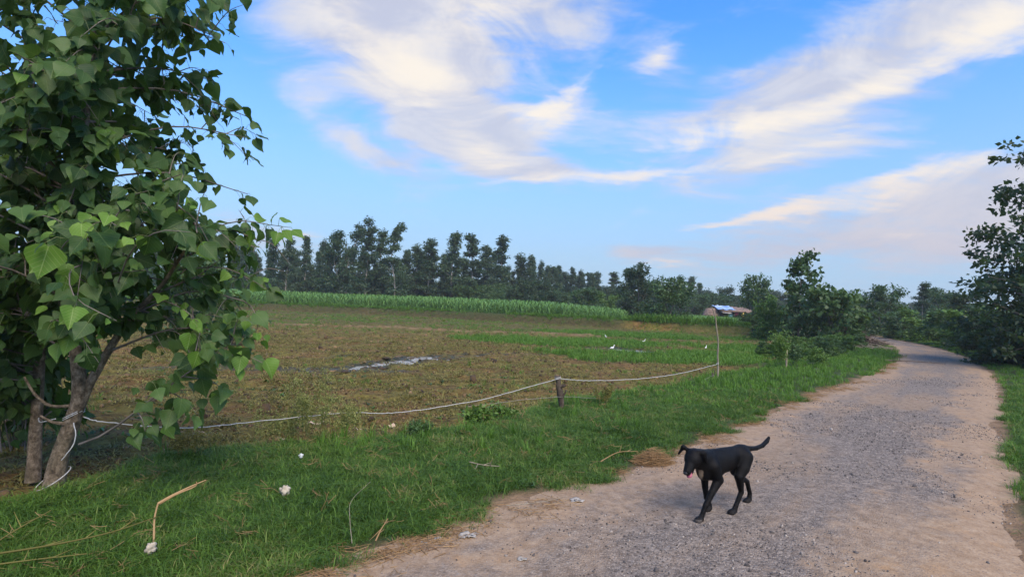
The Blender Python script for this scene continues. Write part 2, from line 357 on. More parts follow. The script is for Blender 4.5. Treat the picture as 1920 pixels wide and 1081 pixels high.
finish(m, N, N.add('ShaderNodeBsdfPrincipled', {'Base Color': cc, 'Roughness': ro, 'Specular IOR Level': 0.25, 'Normal': bump(N, hgt, 1.0, 0.09)}).outputs[0])

# road: worn gravel-and-tar middle, sand drifted over it from both edges
m, N = material('worn_road'); M_ROAD = m
pos = N.add('ShaderNodeNewGeometry').outputs['Position']
ac = attr(N, 'across'); al = attr(N, 'along')
st = N.add('ShaderNodeCombineXYZ', {0: N.math('MULTIPLY', ac, 1.0), 1: N.math('MULTIPLY', al, 0.28), 2: 0.0}).outputs[0]
p1 = N.noise(st, 1.5, 6.0, 0.65); p2 = N.noise(pos, 2.6, 6.0, 0.68); p3 = N.noise(pos, 55.0, 3.0, 0.7); p4 = N.noise(pos, 11.0, 5.0, 0.7)
aa = N.math('ABSOLUTE', N.math('ADD', ac, -0.05))
edge = N.math('ADD', N.math('MULTIPLY', aa, 0.72), N.math('ADD', N.math('MULTIPLY', N.math('SUBTRACT', p1, 0.5), 1.7), N.math('MULTIPLY', N.math('SUBTRACT', p2, 0.5), 1.0)))
sandf = N.smooth(edge, 0.33, 0.92)
vor = N.add('ShaderNodeTexVoronoi', {'Vector': pos, 'Scale': 75.0}, feature='F1')
vd = vor.outputs['Distance']; vcol = N.add('ShaderNodeSeparateColor', {0: vor.outputs['Color']}).outputs[0]
grav = N.ramp(vcol, [(0.0, (0.062, 0.052, 0.046)), (0.45, (0.170, 0.144, 0.122)), (0.8, (0.295, 0.250, 0.208)), (1.0, (0.44, 0.38, 0.32))])
tar = N.mix(N.smooth(p4, 0.42, 0.60), (0.135, 0.108, 0.086), (0.29, 0.230, 0.176))
grav = N.mix(0.5, grav, tar)
sandc = N.ramp(N.math('ADD', N.math('MULTIPLY', p4, 0.6), N.math('MULTIPLY', p3, 0.4)), [(0.3, (0.195, 0.122, 0.066)), (0.5, (0.315, 0.217, 0.134)), (0.7, (0.42, 0.312, 0.208))])
sandc = N.mix(N.smooth(p2, 0.55, 0.75, 0, 0.6), sandc, (0.40, 0.235, 0.110))
peb = N.math('MULTIPLY', N.smooth(vcol, 0.84, 0.87), N.smooth(vd, 0.30, 0.42, 1, 0))
sandc = N.mix(N.math('MULTIPLY', peb, 0.75), sandc, (0.12, 0.10, 0.10))
dust = N.smooth(N.noise(st, 0.9, 5.0, 0.6), 0.45, 0.64, 0.0, 0.70)
rc = N.mix(N.math('MAXIMUM', sandf, dust), grav, sandc)
hh = N.math('ADD', N.math('MULTIPLY', N.math('SUBTRACT', 1.0, vd), N.math('SUBTRACT', 1.25, sandf)), N.math('MULTIPLY', p4, 1.2))
finish(m, N, N.add('ShaderNodeBsdfPrincipled', {'Base Color': rc, 'Roughness': 0.95, 'Specular IOR Level': 0.25, 'Normal': bump(N, hh, 0.7, 0.012)}).outputs[0])

m, N = material('puddle_water'); M_WATER = m
pos = N.add('ShaderNodeNewGeometry').outputs['Position']
finish(m, N, N.add('ShaderNodeBsdfPrincipled', {'Base Color': (0.36, 0.36, 0.32), 'Roughness': 0.22, 'IOR': 1.33, 'Specular IOR Level': 0.9, 'Normal': bump(N, N.noise(pos, 14, 4.0), 0.8, 0.04)}).outputs[0])

m, N = material('gravel_stone'); M_STONE = m
rnd = N.add('ShaderNodeObjectInfo').outputs['Random']
finish(m, N, N.add('ShaderNodeBsdfPrincipled', {'Base Color': N.ramp(rnd, [(0.0, (0.040, 0.034, 0.031)), (0.5, (0.125, 0.107, 0.094)), (0.85, (0.235, 0.20, 0.168)), (1.0, (0.42, 0.36, 0.30))]), 'Roughness': 0.85}).outputs[0])
m, N = material('soil_clod'); M_CLOD = m
rnd = N.add('ShaderNodeObjectInfo').outputs['Random']
finish(m, N, N.add('ShaderNodeBsdfPrincipled', {'Base Color': N.ramp(rnd, [(0.0, (0.030, 0.018, 0.008)), (0.6, (0.095, 0.058, 0.024)), (1.0, (0.23, 0.15, 0.07))]), 'Roughness': 0.95}).outputs[0])

# ------------------------------------------------------------------ terrain
CL = crom([(-34, -35), (-22, -22), (-11, -10.2), (-2.9, -0.85), (0.14, 2.38), (3.05, 5.45), (6.68, 9.68), (12.65, 16.4), (18.6, 24.5), (22.3, 31.0), (25.1, 37.3), (28.0, 46), (29.5, 58), (28.5, 76)], 240)
ALONG = np.concatenate([[0], np.cumsum(np.linalg.norm(np.diff(CL, axis=0), axis=1))])
HW = 1.62
RY_ = [0, 7, 10, 16, 25, 40]; RC_ = [0.12, 0.12, 0.17, 0.30, 0.40, 0.42]; RH_ = [1.49, 1.49, 1.44, 1.32, 1.20, 1.15]      # the lane's axis and half width drift with distance
def road_sd(x, y):
    """signed distance to the road's centre line, left of travel positive"""
    sh = np.shape(x); x = np.ravel(x); y = np.ravel(y)
    best = np.full(x.shape, 1e9); sg = np.ones(x.shape)
    C = CL[::3]
    for a, b in zip(C[:-1], C[1:]):
        d = b - a; L2 = d @ d
        t = np.clip(((x - a[0]) * d[0] + (y - a[1]) * d[1]) / L2, 0, 1)
        ex = x - a[0] - t * d[0]; ey = y - a[1] - t * d[1]; q = np.hypot(ex, ey)
        s = np.sign(d[0] * ey - d[1] * ex); up = q < best
        best = np.where(up, q, best); sg = np.where(up, s, sg)
    y = np.asarray(y); t = best * sg - np.interp(y, RY_, RC_); hw = np.interp(y, RY_, RH_)
    t = np.where(np.abs(t) < hw, t * HW / hw, np.sign(t) * (np.abs(t) - hw + HW))
    return t.reshape(sh)
BX = np.array([-300, -60, -25, -18, -7.5, 1.8, 9, 13, 18, 30, 300.]); BY = np.array([62, 52, 51, 54, 51, 46, 43, 41, 40, 60, 200.])
def bund_y(x): return np.interp(x, BX, BY)
def ell(x, y, cx, cy, a, b, rot):
    c, s = cos(rot), sin(rot); u = (x - cx) * c + (y - cy) * s; v = -(x - cx) * s + (y - cy) * c
    return np.hypot(u / a, v / b)
PUD = [(-3.05, 15.25, 2.0, 0.42, 1.17), (-2.55, 16.7, 0.75, 0.30, 0.2), (4.5, 22.5, 1.2, 0.75, -0.4), (-2.2, 17.6, 2.6, 0.10, 0.55)]
def pud_f(x, y):
    n = 1.0 * (fbm(x * 3.6, y * 3.6, 31, 3) - 0.5) * 2
    r = np.full(np.shape(x), 9.0)
    for q in PUD: r = np.minimum(r, ell(x, y, *q) + n)
    return r
def masks(x, y):
    s = road_sd(x, y)
    nz = fbm(x * 0.5, y * 0.5, 3, 4) - 0.5
    n2 = fbm(x * 1.7, y * 1.7, 8, 3) - 0.5
    vw = 2.25 + 1.3 * nz + 0.5 * n2 + 0.06 * np.clip(y - 14, 0, 30) + 0.55 * sstep(-x, 1.8, 3.2)
    sand = 1 - sstep(np.abs(s) + 0.35 * n2 + 0.25 * nz, HW - 0.02, HW + 0.16)
    fld = sstep(s, HW + vw - 0.35, HW + vw + 0.45) * (1 - sstep(y - bund_y(x), -0.6, 0.2))
    green = np.maximum.reduce([1 - ell(x, y, 6.2, 20.5, 7.5, 2.6, 0.35) ** 2, 0.9 - ell(x, y, 3.0, 25.5, 6.0, 4.0, -0.1) ** 2, 0.9 - ell(x, y, 11.5, 24.5, 4.5, 5.0, 0.9) ** 2, 0.75 - ell(x, y, 8.5, 34, 8.0, 4.0, 0.0) ** 2])
    green = sstep(green + 1.6 * nz + 0.9 * n2, 0.12, 0.62) * fld
    far_olive = sstep(y + 12 * nz, 24, 40) * 0.8 * fld
    turf = np.clip(1 - fld + green + 0.6 * far_olive, 0, 1)
    wet = np.clip(1.0 - sstep(pud_f(x, y), 1.0, 1.9), 0, 1) * fld
    wet = np.maximum(wet, (1 - sstep(ell(x, y, -5.0, 13.0, 3.0, 0.55, 0.15) + 1.2 * n2, 0.5, 1.2)) * 0.7 * fld)
    return s, sand, fld, green, turf, wet
def height(x, y, m=None):
    s, sand, fld, green, turf, wet = masks(x, y) if m is None else m
    verge = sstep(np.abs(s), HW, HW + 0.8)
    z = -0.045 + 0.075 * verge + 0.05 * (fbm(x * 0.9, y * 0.9, 5, 3) - 0.5) * verge
    rough = 0.17 * (fbm(x * 2.1, y * 2.1, 11, 4) - 0.5) + 0.075 * (fbm(x * 7.0, y * 7.0, 17, 2) - 0.5) + 0.05 * (fbm(x * 0.35, y * 0.35, 19, 2) - 0.5)
    zf = -0.14 + rough * (1 - 0.5 * green)
    z = z * (1 - fld) + zf * fld
    dip = 1 - sstep(pud_f(x, y), 0.75, 1.35)
    z = z - 0.10 * dip * fld
    z = z + 0.12 * np.exp(-((y - 31.2 - 0.4 * np.sin(x * 0.7)) / 0.3) ** 2) * fld * (1 - green) * (x < 5)
    d = y - bund_y(x) + 0.5 * (fbm(x * 0.6, y * 0.6, 23, 2) - 0.5)
    bmask = sstep(s, 3.0, 6.0)
    z = z + bmask * (0.50 * np.exp(-(d / 0.45) ** 2) + 0.18 * sstep(d, -0.4, 0.6))
    z = z + 0.14 * sstep(-s, HW + 0.4, HW + 4.0)
    return z
def axis(segs):
    out = []
    for a, b, d0, d1 in segs:
        t = a
        n = max(2, int(abs(b - a) / ((d0 + d1) / 2)))
        u = np.linspace(0, 1, n, endpoint=False)
        w = (u * d0 + 0.5 * u * u * (d1 - d0)) / (0.5 * (d0 + d1))
        out.append(a + (b - a) * w)
    return np.concatenate(out + [[segs[-1][1]]])
gx = axis([(-420, -60, 30, 4), (-60, -24, 3, 0.5), (-24, -8, 0.4, 0.14), (-8, 9, 0.1, 0.1), (9, 26, 0.14, 0.35), (26, 60, 0.5, 3), (60, 420, 4, 30)])
gy = axis([(-60, -4, 8, 1), (-4, 3, 0.6, 0.1), (3, 16, 0.085, 0.11), (16, 34, 0.12, 0.24), (34, 58, 0.22, 0.4), (58, 100, 0.6, 3), (100, 420, 4, 30)])
X, Y = np.meshgrid(gx, gy, indexing='ij')
MK = masks(X, Y); Z = height(X, Y, MK)
nx, ny = X.shape
i, j = np.meshgrid(np.arange(nx - 1), np.arange(ny - 1), indexing='ij'); i = i.ravel(); j = j.ravel()
Fq = np.stack([i * ny + j, (i + 1) * ny + j, (i + 1) * ny + j + 1, i * ny + j + 1], 1)
dB = Y - bund_y(X)
cut = np.exp(-((dB + 0.35) / 0.5) ** 2) * sstep(MK[0], 3, 6) * sstep(X, 8.0, 9.2) * (1 - sstep(X, 10.8, 12.5))
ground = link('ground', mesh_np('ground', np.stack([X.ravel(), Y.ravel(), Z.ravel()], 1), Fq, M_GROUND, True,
              {'turf': np.clip(MK[4] - cut, 0, 1).ravel(), 'sand': np.maximum(MK[1], 0.55 * np.exp(-((Y - 31.1 - 0.4 * np.sin(X * 0.7)) / 0.3) ** 2) * MK[2] * (1 - MK[3]) * (X < 5)).ravel(), 'wet': MK[5].ravel(), 'dark_soil_shade': (0.6 * np.exp(-((dB + 0.45) / 0.38) ** 2) * sstep(MK[0], 3, 6) * (1 - sstep(X, 7.0, 9.5))).ravel()}))  # last mask: bank face below the maize, dark earth with painted shade
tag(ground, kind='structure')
def hz_at(x, y):
    x = np.atleast_1d(np.asarray(x, float)); y = np.atleast_1d(np.asarray(y, float)); return height(x, y)
def gz(x, y): return float(hz_at(x, y)[0])

# road strip
ns = 900
C2 = crom(CL, ns); T2 = np.gradient(C2, axis=0); T2 /= np.linalg.norm(T2, axis=1)[:, None]
Nl = np.stack([-T2[:, 1], T2[:, 0]], 1)
AL2 = np.concatenate([[0], np.cumsum(np.linalg.norm(np.diff(C2, axis=0), axis=1))])
acr = np.linspace(-HW - 0.05, HW + 0.05, 34)
off = np.interp(C2[:, 1], RY_, RC_)[:, None] + acr * np.interp(C2[:, 1], RY_, RH_)[:, None] / HW
RX = C2[:, None, 0] + Nl[:, None, 0] * off; RY = C2[:, None, 1] + Nl[:, None, 1] * off
def road_z(x, y, s):
    return -0.012 - 0.035 * sstep(np.abs(s), 1.2, HW + 0.05) + 0.035 * (fbm(x * 0.8, y * 0.8, 51, 3) - 0.5) + 0.02 * (fbm(x * 5, y * 5, 52, 2) - 0.5)
ss = np.broadcast_to(acr, RX.shape)
RZ = road_z(RX, RY, ss)
GZ = height(RX, RY)
RZ = np.where(np.abs(ss) < HW - 0.25, np.maximum(RZ, GZ + 0.012), RZ)
i, j = np.meshgrid(np.arange(ns - 1), np.arange(33), indexing='ij'); i = i.ravel(); j = j.ravel()
Fr = np.stack([i * 34 + j, (i + 1) * 34 + j, (i + 1) * 34 + j + 1, i * 34 + j + 1], 1)[:, ::-1]
road = link('road', mesh_np('road', np.stack([RX.ravel(), RY.ravel(), RZ.ravel()], 1), Fr, M_ROAD, True,
            {'across': ss.ravel(), 'along': np.repeat(AL2, 34)}))
tag(road, kind='structure')
def road_top(x, y):
    x = np.atleast_1d(np.asarray(x, float)); y = np.atleast_1d(np.asarray(y, float)); s = road_sd(x, y)
    g = height(x, y); r = road_z(x, y, s)
    return np.where(np.abs(s) < HW - 0.25, np.maximum(r, g + 0.012), np.maximum(r, g))
def sz(x, y): return float(road_top(x, y)[0]) if abs(float(road_sd(np.array([x]), np.array([y]))[0])) < HW else gz(x, y)

# puddles: flat water lying in the dips of the field
def puddle(cx, cy, a, b, rot, z):
    n = 40; th = np.linspace(0, 2 * pi, n, endpoint=False)
    rr = 1.45 + 0.25 * np.sin(3 * th + cx) + 0.15 * np.sin(7 * th)
    x = cx + np.cos(th) * a * rr * cos(rot) - np.sin(th) * b * rr * sin(rot)
    y = cy + np.cos(th) * a * rr * sin(rot) + np.sin(th) * b * rr * cos(rot)
    V = np.vstack([np.stack([x, y, np.full(n, z)], 1), [cx, cy, z]])
    F = np.array([[k, (k + 1) % n, n] for k in range(n)])
    o = link('puddle', mesh_np('puddle', V, F, M_WATER)); tag(o, kind='structure')
puddle(*PUD[0], -0.198); puddle(*PUD[1], -0.203); puddle(*PUD[2], -0.190); puddle(*PUD[3], -0.200)

# ------------------------------------------------------------------ scatter (stuff) with geometry nodes
def source(name, meshes):
    c = bpy.data.collections.new(name)
    for k, me in enumerate(meshes):
        o = bpy.data.objects.new('%s_%02d' % (name, k), me); c.objects.link(o)
    return c
def scatter(name, P, rot, scl, coll, nvar, seed=0):
    P = np.asarray(P, np.float32); n = len(P)
    me = bpy.data.meshes.new(name); me.vertices.add(n); me.vertices.foreach_set('co', P.ravel())
    a = me.attributes.new('rot', 'FLOAT_VECTOR', 'POINT'); a.data.foreach_set('vector', np.asarray(rot, np.float32).ravel())
    a = me.attributes.new('scl', 'FLOAT_VECTOR', 'POINT'); a.data.foreach_set('vector', np.asarray(scl, np.float32).ravel())
    a = me.attributes.new('pick', 'INT', 'POINT'); a.data.foreach_set('value', np.random.default_rng(seed).integers(0, nvar, n).astype(np.int32))
    o = link(name, me)
    ng = bpy.data.node_groups.new(name, 'GeometryNodeTree')
    ng.interface.new_socket('Geometry', in_out='INPUT', socket_type='NodeSocketGeometry')
    ng.interface.new_socket('Geometry', in_out='OUTPUT', socket_type='NodeSocketGeometry')
    n_ = ng.nodes; l_ = ng.links
    gi = n_.new('NodeGroupInput'); go = n_.new('NodeGroupOutput'); ip = n_.new('GeometryNodeInstanceOnPoints'); ci = n_.new('GeometryNodeCollectionInfo')
    ci.inputs['Collection'].default_value = coll; ci.inputs['Separate Children'].default_value = True; ci.inputs['Reset Children'].default_value = True
    def na(nm, ty):
        q = n_.new('GeometryNodeInputNamedAttribute'); q.data_type = ty; q.inputs[0].default_value = nm; return q.outputs[0]
    er = n_.new('FunctionNodeEulerToRotation'); l_.new(na('rot', 'FLOAT_VECTOR'), er.inputs[0])
    ip.inputs['Pick Instance'].default_value = True
    l_.new(gi.outputs[0], ip.inputs['Points']); l_.new(ci.outputs[0], ip.inputs['Instance']); l_.new(na('pick', 'INT'), ip.inputs['Instance Index'])
    l_.new(er.outputs[0], ip.inputs['Rotation']); l_.new(na('scl', 'FLOAT_VECTOR'), ip.inputs['Scale']); l_.new(ip.outputs[0], go.inputs[0])
    md = o.modifiers.new('scatter', 'NODES'); md.node_group = ng
    tag(o, kind='stuff')
    return o
def rotz(n, rg, tilt=0.12): return np.stack([rg.normal(0, tilt, n), rg.normal(0, tilt, n), rg.uniform(0, 2 * pi, n)], 1)

def tuft(seed, nbl, hmin, hmax, width, spread, lean, mat, droop=0.5):
    """grass tuft: bent tapered blades, three triangles and more each"""
    rg = np.random.default_rng(seed); V = []; F = []; A = []
    for k in range(nbl):
        az_ = rg.uniform(0, 2 * pi); r = spread * math.sqrt(rg.random()); b = np.array([r * cos(rg.uniform(0, 6.28)), r * sin(rg.uniform(0, 6.28)), -0.01])
        h = rg.uniform(hmin, hmax); ln = lean * rg.uniform(0.3, 1.3); d = np.array([cos(az_), sin(az_), 0]); sd = np.array([-d[1], d[0], 0]) * width * rg.uniform(0.7, 1.3) / 2
        p1 = b + d * h * ln * 0.45 + np.array([0, 0, h * 0.62]); p2 = b + d * h * ln * (1.0 + droop * 0.4) + np.array([0, 0, h * (1 - 0.35 * ln * droop)])
        n0 = len(V); V += [b - sd, b + sd, p1 - sd * 0.8, p1 + sd * 0.8, p2]
        F += [[n0, n0 + 1, n0 + 3], [n0, n0 + 3, n0 + 2], [n0 + 2, n0 + 3, n0 + 4]]
        A += [rg.random()] * 5
    return mesh_np('tuft', np.array(V), np.array(F), mat, False, {'tint': A})
def rand_area(rg, n, x0, x1, y0, y1): return rg.uniform(x0, x1, n), rg.uniform(y0, y1, n)
def in_view(x, y, m=1.2): return np.abs(x) < 0.98 * y + m       # nothing is sown far outside the picture

rg = np.random.default_rng(7)
GR = source('grass_source', [tuft(100 + k, 34, 0.035, 0.105, 0.0048, 0.075, 1.25, M_GRASS, 0.9) for k in range(6)])
GT = source('tall_grass_source', [tuft(130 + k, 22, 0.12, 0.30, 0.007, 0.06, 0.55, M_LUSH) for k in range(4)])
GF = source('far_grass_source', [tuft(160 + k, 16, 0.08, 0.20, 0.014, 0.11, 0.6, M_LUSH) for k in range(4)])
GW = source('field_weed_source', [tuft(190 + k, 16, 0.012, 0.05, 0.012, 0.13, 1.6, M_OLIVE, 1.0) for k in range(5)])

# verge turf, near: dense and fine
def sow(name, n, x0, x1, y0, y1, coll, nv, prob, smin, smax, seed, zs=None):
    rg = np.random.default_rng(seed); x, y = rand_area(rg, n, x0, x1, y0, y1)
    k = in_view(x, y); x, y = x[k], y[k]; m = masks(x, y)
    k = rg.random(len(x)) < prob(x, y, m); x, y = x[k], y[k]
    z = height(x, y); sc = rg.uniform(smin, smax, len(x)); s3 = np.stack([sc, sc, sc * (rg.uniform(0.75, 1.3, len(x)) if zs is None else zs(x, y, rg))], 1)
    return scatter(name, np.stack([x, y, z], 1), rotz(len(x), rg), s3, coll, nv, seed)
def p_verge(x, y, m):
    s, sand, fld, green, turf, wet = m
    n = fbm(x * 1.3, y * 1.3, 61, 3)
    return (s > 0) * sstep(s + 0.9 * (n - 0.5) + 0.5 * (fbm(x * 6, y * 6, 63, 2) - 0.5), HW - 0.12, HW + 0.22) * (1 - fld) ** 2 * (0.55 + 0.6 * n)
sow('verge_grass', 86000, -9, 8, 2.2, 11, GR, 6, p_verge, 0.55, 1.15, 11)
sow('verge_grass', 30000, 0, 26, 9, 34, GF, 4, p_verge, 0.45, 0.8, 12)
def p_tall(x, y, m):
    s, sand, fld, green, turf, wet = m
    n = fbm(x * 0.8, y * 0.8, 66, 3)
    return (s > HW + 0.35) * sstep(n, 0.50, 0.68) * (1 - fld) * 0.6 + (s > 0) * np.exp(-((fld - 0.35) / 0.28) ** 2) * (fld > 0.02) * sstep(n, 0.42, 0.62) * 0.5
sow('tall_verge_grass', 9000, -9, 12, 3.2, 16, GT, 4, p_tall, 0.45, 0.95, 13)
GB = source('rosette_source', [tuft(230 + k, 9, 0.015, 0.05, 0.022, 0.03, 1.5, [M_FRESH, M_MID, M_OLIVE][k % 3], 0.9) for k in range(5)])
sow('verge_weeds', 5200, -8, 10, 2.4, 13, GB, 5, lambda x, y, m: (m[0] > HW + 0.05) * (1 - 0.6 * m[2]) * sstep(fbm(x * 1.9, y * 1.9, 69, 3), 0.46, 0.66), 0.7, 1.6, 26)
def p_right(x, y, m):
    s = m[0]; n = fbm(x * 1.3, y * 1.3, 61, 3)
    return (s < 0) * sstep(-s + 0.6 * (n - 0.5), HW - 0.02, HW + 0.12) * 0.9
sow('roadside_grass', 20000, 4, 17, 3.5, 14, GR, 6, p_right, 0.8, 1.4, 24)
sow('roadside_grass', 26000, 4, 36, 3, 42, GF, 4, p_right, 0.40, 0.75, 14)
# wet green patches and sparse regrowth in the field
sow('field_grass', 42000, -8, 20, 14, 42, GF, 4, lambda x, y, m: m[3] * (1 - m[5]) * 0.9, 0.6, 1.1, 15)
sow('sparse_field_grass', 30000, -40, 24, 24, 52, GF, 4, lambda x, y, m: m[2] * (1 - m[3]) * 0.45 * sstep(y, 22, 36) * sstep(fbm(x * 0.5, y * 0.5, 77, 3), 0.35, 0.6), 0.5, 0.9, 16)
sow('field_weeds', 60000, -22, 18, 4.8, 24, GW, 5, lambda x, y, m: m[2] * (1 - 0.75 * m[5]) * 0.95 * sstep(fbm(x * 0.9, y * 0.9, 71, 3), 0.30, 0.62), 0.6, 1.5, 17)
sow('field_weeds', 26000, -45, 24, 20, 50, GW, 5, lambda x, y, m: m[2] * (1 - m[5]) * 0.7 * sstep(fbm(x * 0.9, y * 0.9, 71, 3), 0.30, 0.62), 1.2, 2.2, 18)
sow('fresh_field_weeds', 6000, -12, 14, 5, 16, GF, 4, lambda x, y, m: m[2] * (1 - m[5]) * 0.6 * sstep(fbm(x * 0.7, y * 0.7, 79, 3), 0.56, 0.70), 0.25, 0.55, 19)

# clods and gravel
def lump(seed, mat, flat=0.7):
    rg = np.random.default_rng(seed)
    import bmesh
    bm = bmesh.new(); bmesh.ops.create_icosphere(bm, subdivisions=1, radius=1.0)
    V = np.array([v.co[:] for v in bm.verts]); F = np.array([[v.index for v in f.verts] for f in bm.faces]); bm.free()
    V = V * rg.uniform(0.65, 1.25, (len(V), 1)) * np.array([rg.uniform(0.8, 1.3), rg.uniform(0.7, 1.1), flat])
    return mesh_np('lump', V, F, mat)
CLODS = source('clod_source', [lump(300 + k, M_CLOD) for k in range(5)])
STONES = source('stone_source', [lump(320 + k, M_STONE, 0.75) for k in range(6)])
rg = np.random.default_rng(23)
x, y = rand_area(rg, 60000, -24, 16, 4.5, 26); k = in_view(x, y); x, y = x[k], y[k]; m_ = masks(x, y)
k = rg.random(len(x)) < m_[2] * (1 - m_[3]) * (0.35 + 0.65 * sstep(fbm(x * 0.8, y * 0.8, 83, 3), 0.4, 0.6)) * (1.1 - y / 30); x, y = x[k], y[k]
sc = np.exp(rg.normal(-4.4, 0.5, len(x))) * (1 + y / 30)
scatter('soil_clods', np.stack([x, y, height(x, y) + 0.2 * sc], 1), rg.uniform(0, 6.28, (len(x), 3)), np.repeat(sc[:, None], 3, 1), CLODS, 5, 1)
xp, yp = rand_area(rg, 9000, -6, 6, 12, 24); k = (pud_f(xp, yp) < 1.5) & (rg.random(9000) < 0.55); xp, yp = xp[k], yp[k]; sc = np.exp(rg.normal(-3.7, 0.5, len(xp)))
scatter('puddle_mud', np.stack([xp, yp, np.maximum(height(xp, yp), -0.205) + 0.1 * sc], 1), np.stack([0 * xp, 0 * xp, rg.uniform(0, 6.28, len(xp))], 1), np.stack([sc * 1.6, sc * 1.6, sc * 0.7], 1), CLODS, 5, 22)
x, y = rand_area(rg, 330000, -2, 14, 1.8, 16); k = in_view(x, y, 0.4); x, y = x[k], y[k]; s_ = road_sd(x, y)
dn = sstep(fbm(x * 1.0 + 3, y * 1.0, 91, 4), 0.44, 0.62)
k = (np.abs(s_) < HW + 0.02) & (rg.random(len(x)) < (0.03 + 0.80 * dn) * (1.15 - np.abs(s_) / HW * 0.75) * np.clip(1.3 - y / 14, 0.15, 1)); x, y = x[k], y[k]
sc = np.exp(rg.normal(-5.5, 0.40, len(x))) * (1 + y / 22)
scatter('road_gravel', np.stack([x, y, road_top(x, y) + 0.15 * sc], 1), rg.uniform(0, 6.28, (len(x), 3)), np.repeat(sc[:, None], 3, 1), STONES, 6, 2)
# dry straw bits along the road's left edge
def straw(seed, n, L, spread, w=0.0048):
    rg = np.random.default_rng(seed); mb = MB()
    for k in range(n):
        a = rg.uniform(0, 2 * pi); c = rg.normal(0, spread, 3) * np.array([1, 1, 0.15]); c[2] = abs(c[2]) + 0.004; d = np.array([cos(a), sin(a), rg.normal(0, 0.12)]) * L * rg.uniform(0.3, 1) / 2
        put_tube(mb, [c - d, c + rg.normal(0, L * 0.05, 3) * [1, 1, 0.3], c + d], w / 2, 3, rg.random())
    return mb.mesh('straw', M_STRAW)
SB = source('straw_source', [straw(340 + k, 7, 0.16, 0.06) for k in range(5)])
x, y = rand_area(rg, 60000, -3, 18, 2.4, 24); s_ = road_sd(x, y)
k = (s_ > HW - 0.55) & (s_ < HW + 0.22) & (rg.random(len(x)) < np.exp(-((s_ - HW + 0.12) / 0.22) ** 2) * sstep(fbm(x * 1.4, y * 1.4, 97, 3), 0.36, 0.62)); x, y = x[k], y[k]
sc = rg.uniform(0.5, 1.1, len(x))
scatter('straw_litter', np.stack([x, y, np.maximum(road_top(x, y), height(x, y)) + 0.003], 1), np.stack([0 * x, 0 * x, rg.uniform(0, 6.28, len(x))], 1), np.repeat(sc[:, None], 3, 1), SB, 5, 3)
x, y = rand_area(rg, 5000, -8, 8, 2.6, 11); m_ = masks(x, y)
k = (m_[0] > HW) & (rg.random(len(x)) < 0.22 * (1 - m_[2])) & in_view(x, y); x, y = x[k], y[k]
scatter('dead_grass_stems', np.stack([x, y, height(x, y) + 0.05], 1), np.stack([rg.normal(0, .5, len(x)), rg.normal(0, .5, len(x)), rg.uniform(0, 6.28, len(x))], 1), np.repeat(rg.uniform(0.4, 0.8, len(x))[:, None], 3, 1), SB, 5, 4)

# ------------------------------------------------------------------ trees, shrubs, crops
def unit(v): return v / (np.linalg.norm(v, axis=-1, keepdims=True) + 1e-9)
def leaf_cards(C, rad, n_each, L, Wd, rg, tints, droop=0.35, tri=False):
    """folded diamond leaves spread round the clump centres C"""
    C = np.repeat(np.asarray(C, float), n_each, 0); R = np.repeat(np.asarray(rad, float), n_each)[:, None]; T = np.repeat(np.asarray(tints, float), n_each)
    n = len(C); off = rg.normal(0, 1, (n, 3)); off = unit(off) * (rg.random((n, 1)) ** 0.45) * R * np.array([1, 1, 0.8])
    P = C + off
    ax = unit(rg.normal(0, 1, (n, 3)) + unit(off) * 0.5 + np.array([0, 0, -droop * 2]))
    nr = unit(np.cross(ax, rg.normal(0, 1, (n, 3)))); sd = np.cross(ax, nr)
    l = L * rg.uniform(0.6, 1.3, (n, 1)); w = Wd * rg.uniform(0.7, 1.2, (n, 1)) / 2
    V = np.stack([P, P + ax * l * 0.42 + sd * w + nr * w * 0.25, P + ax * l, P + ax * l * 0.42 - sd * w + nr * w * 0.25], 1).reshape(-1, 3)
    F = np.arange(n * 4).reshape(-1, 4)
    t = np.clip(T + rg.normal(0, 0.16, n), 0, 1)
    return V, F, np.repeat(t, 4)
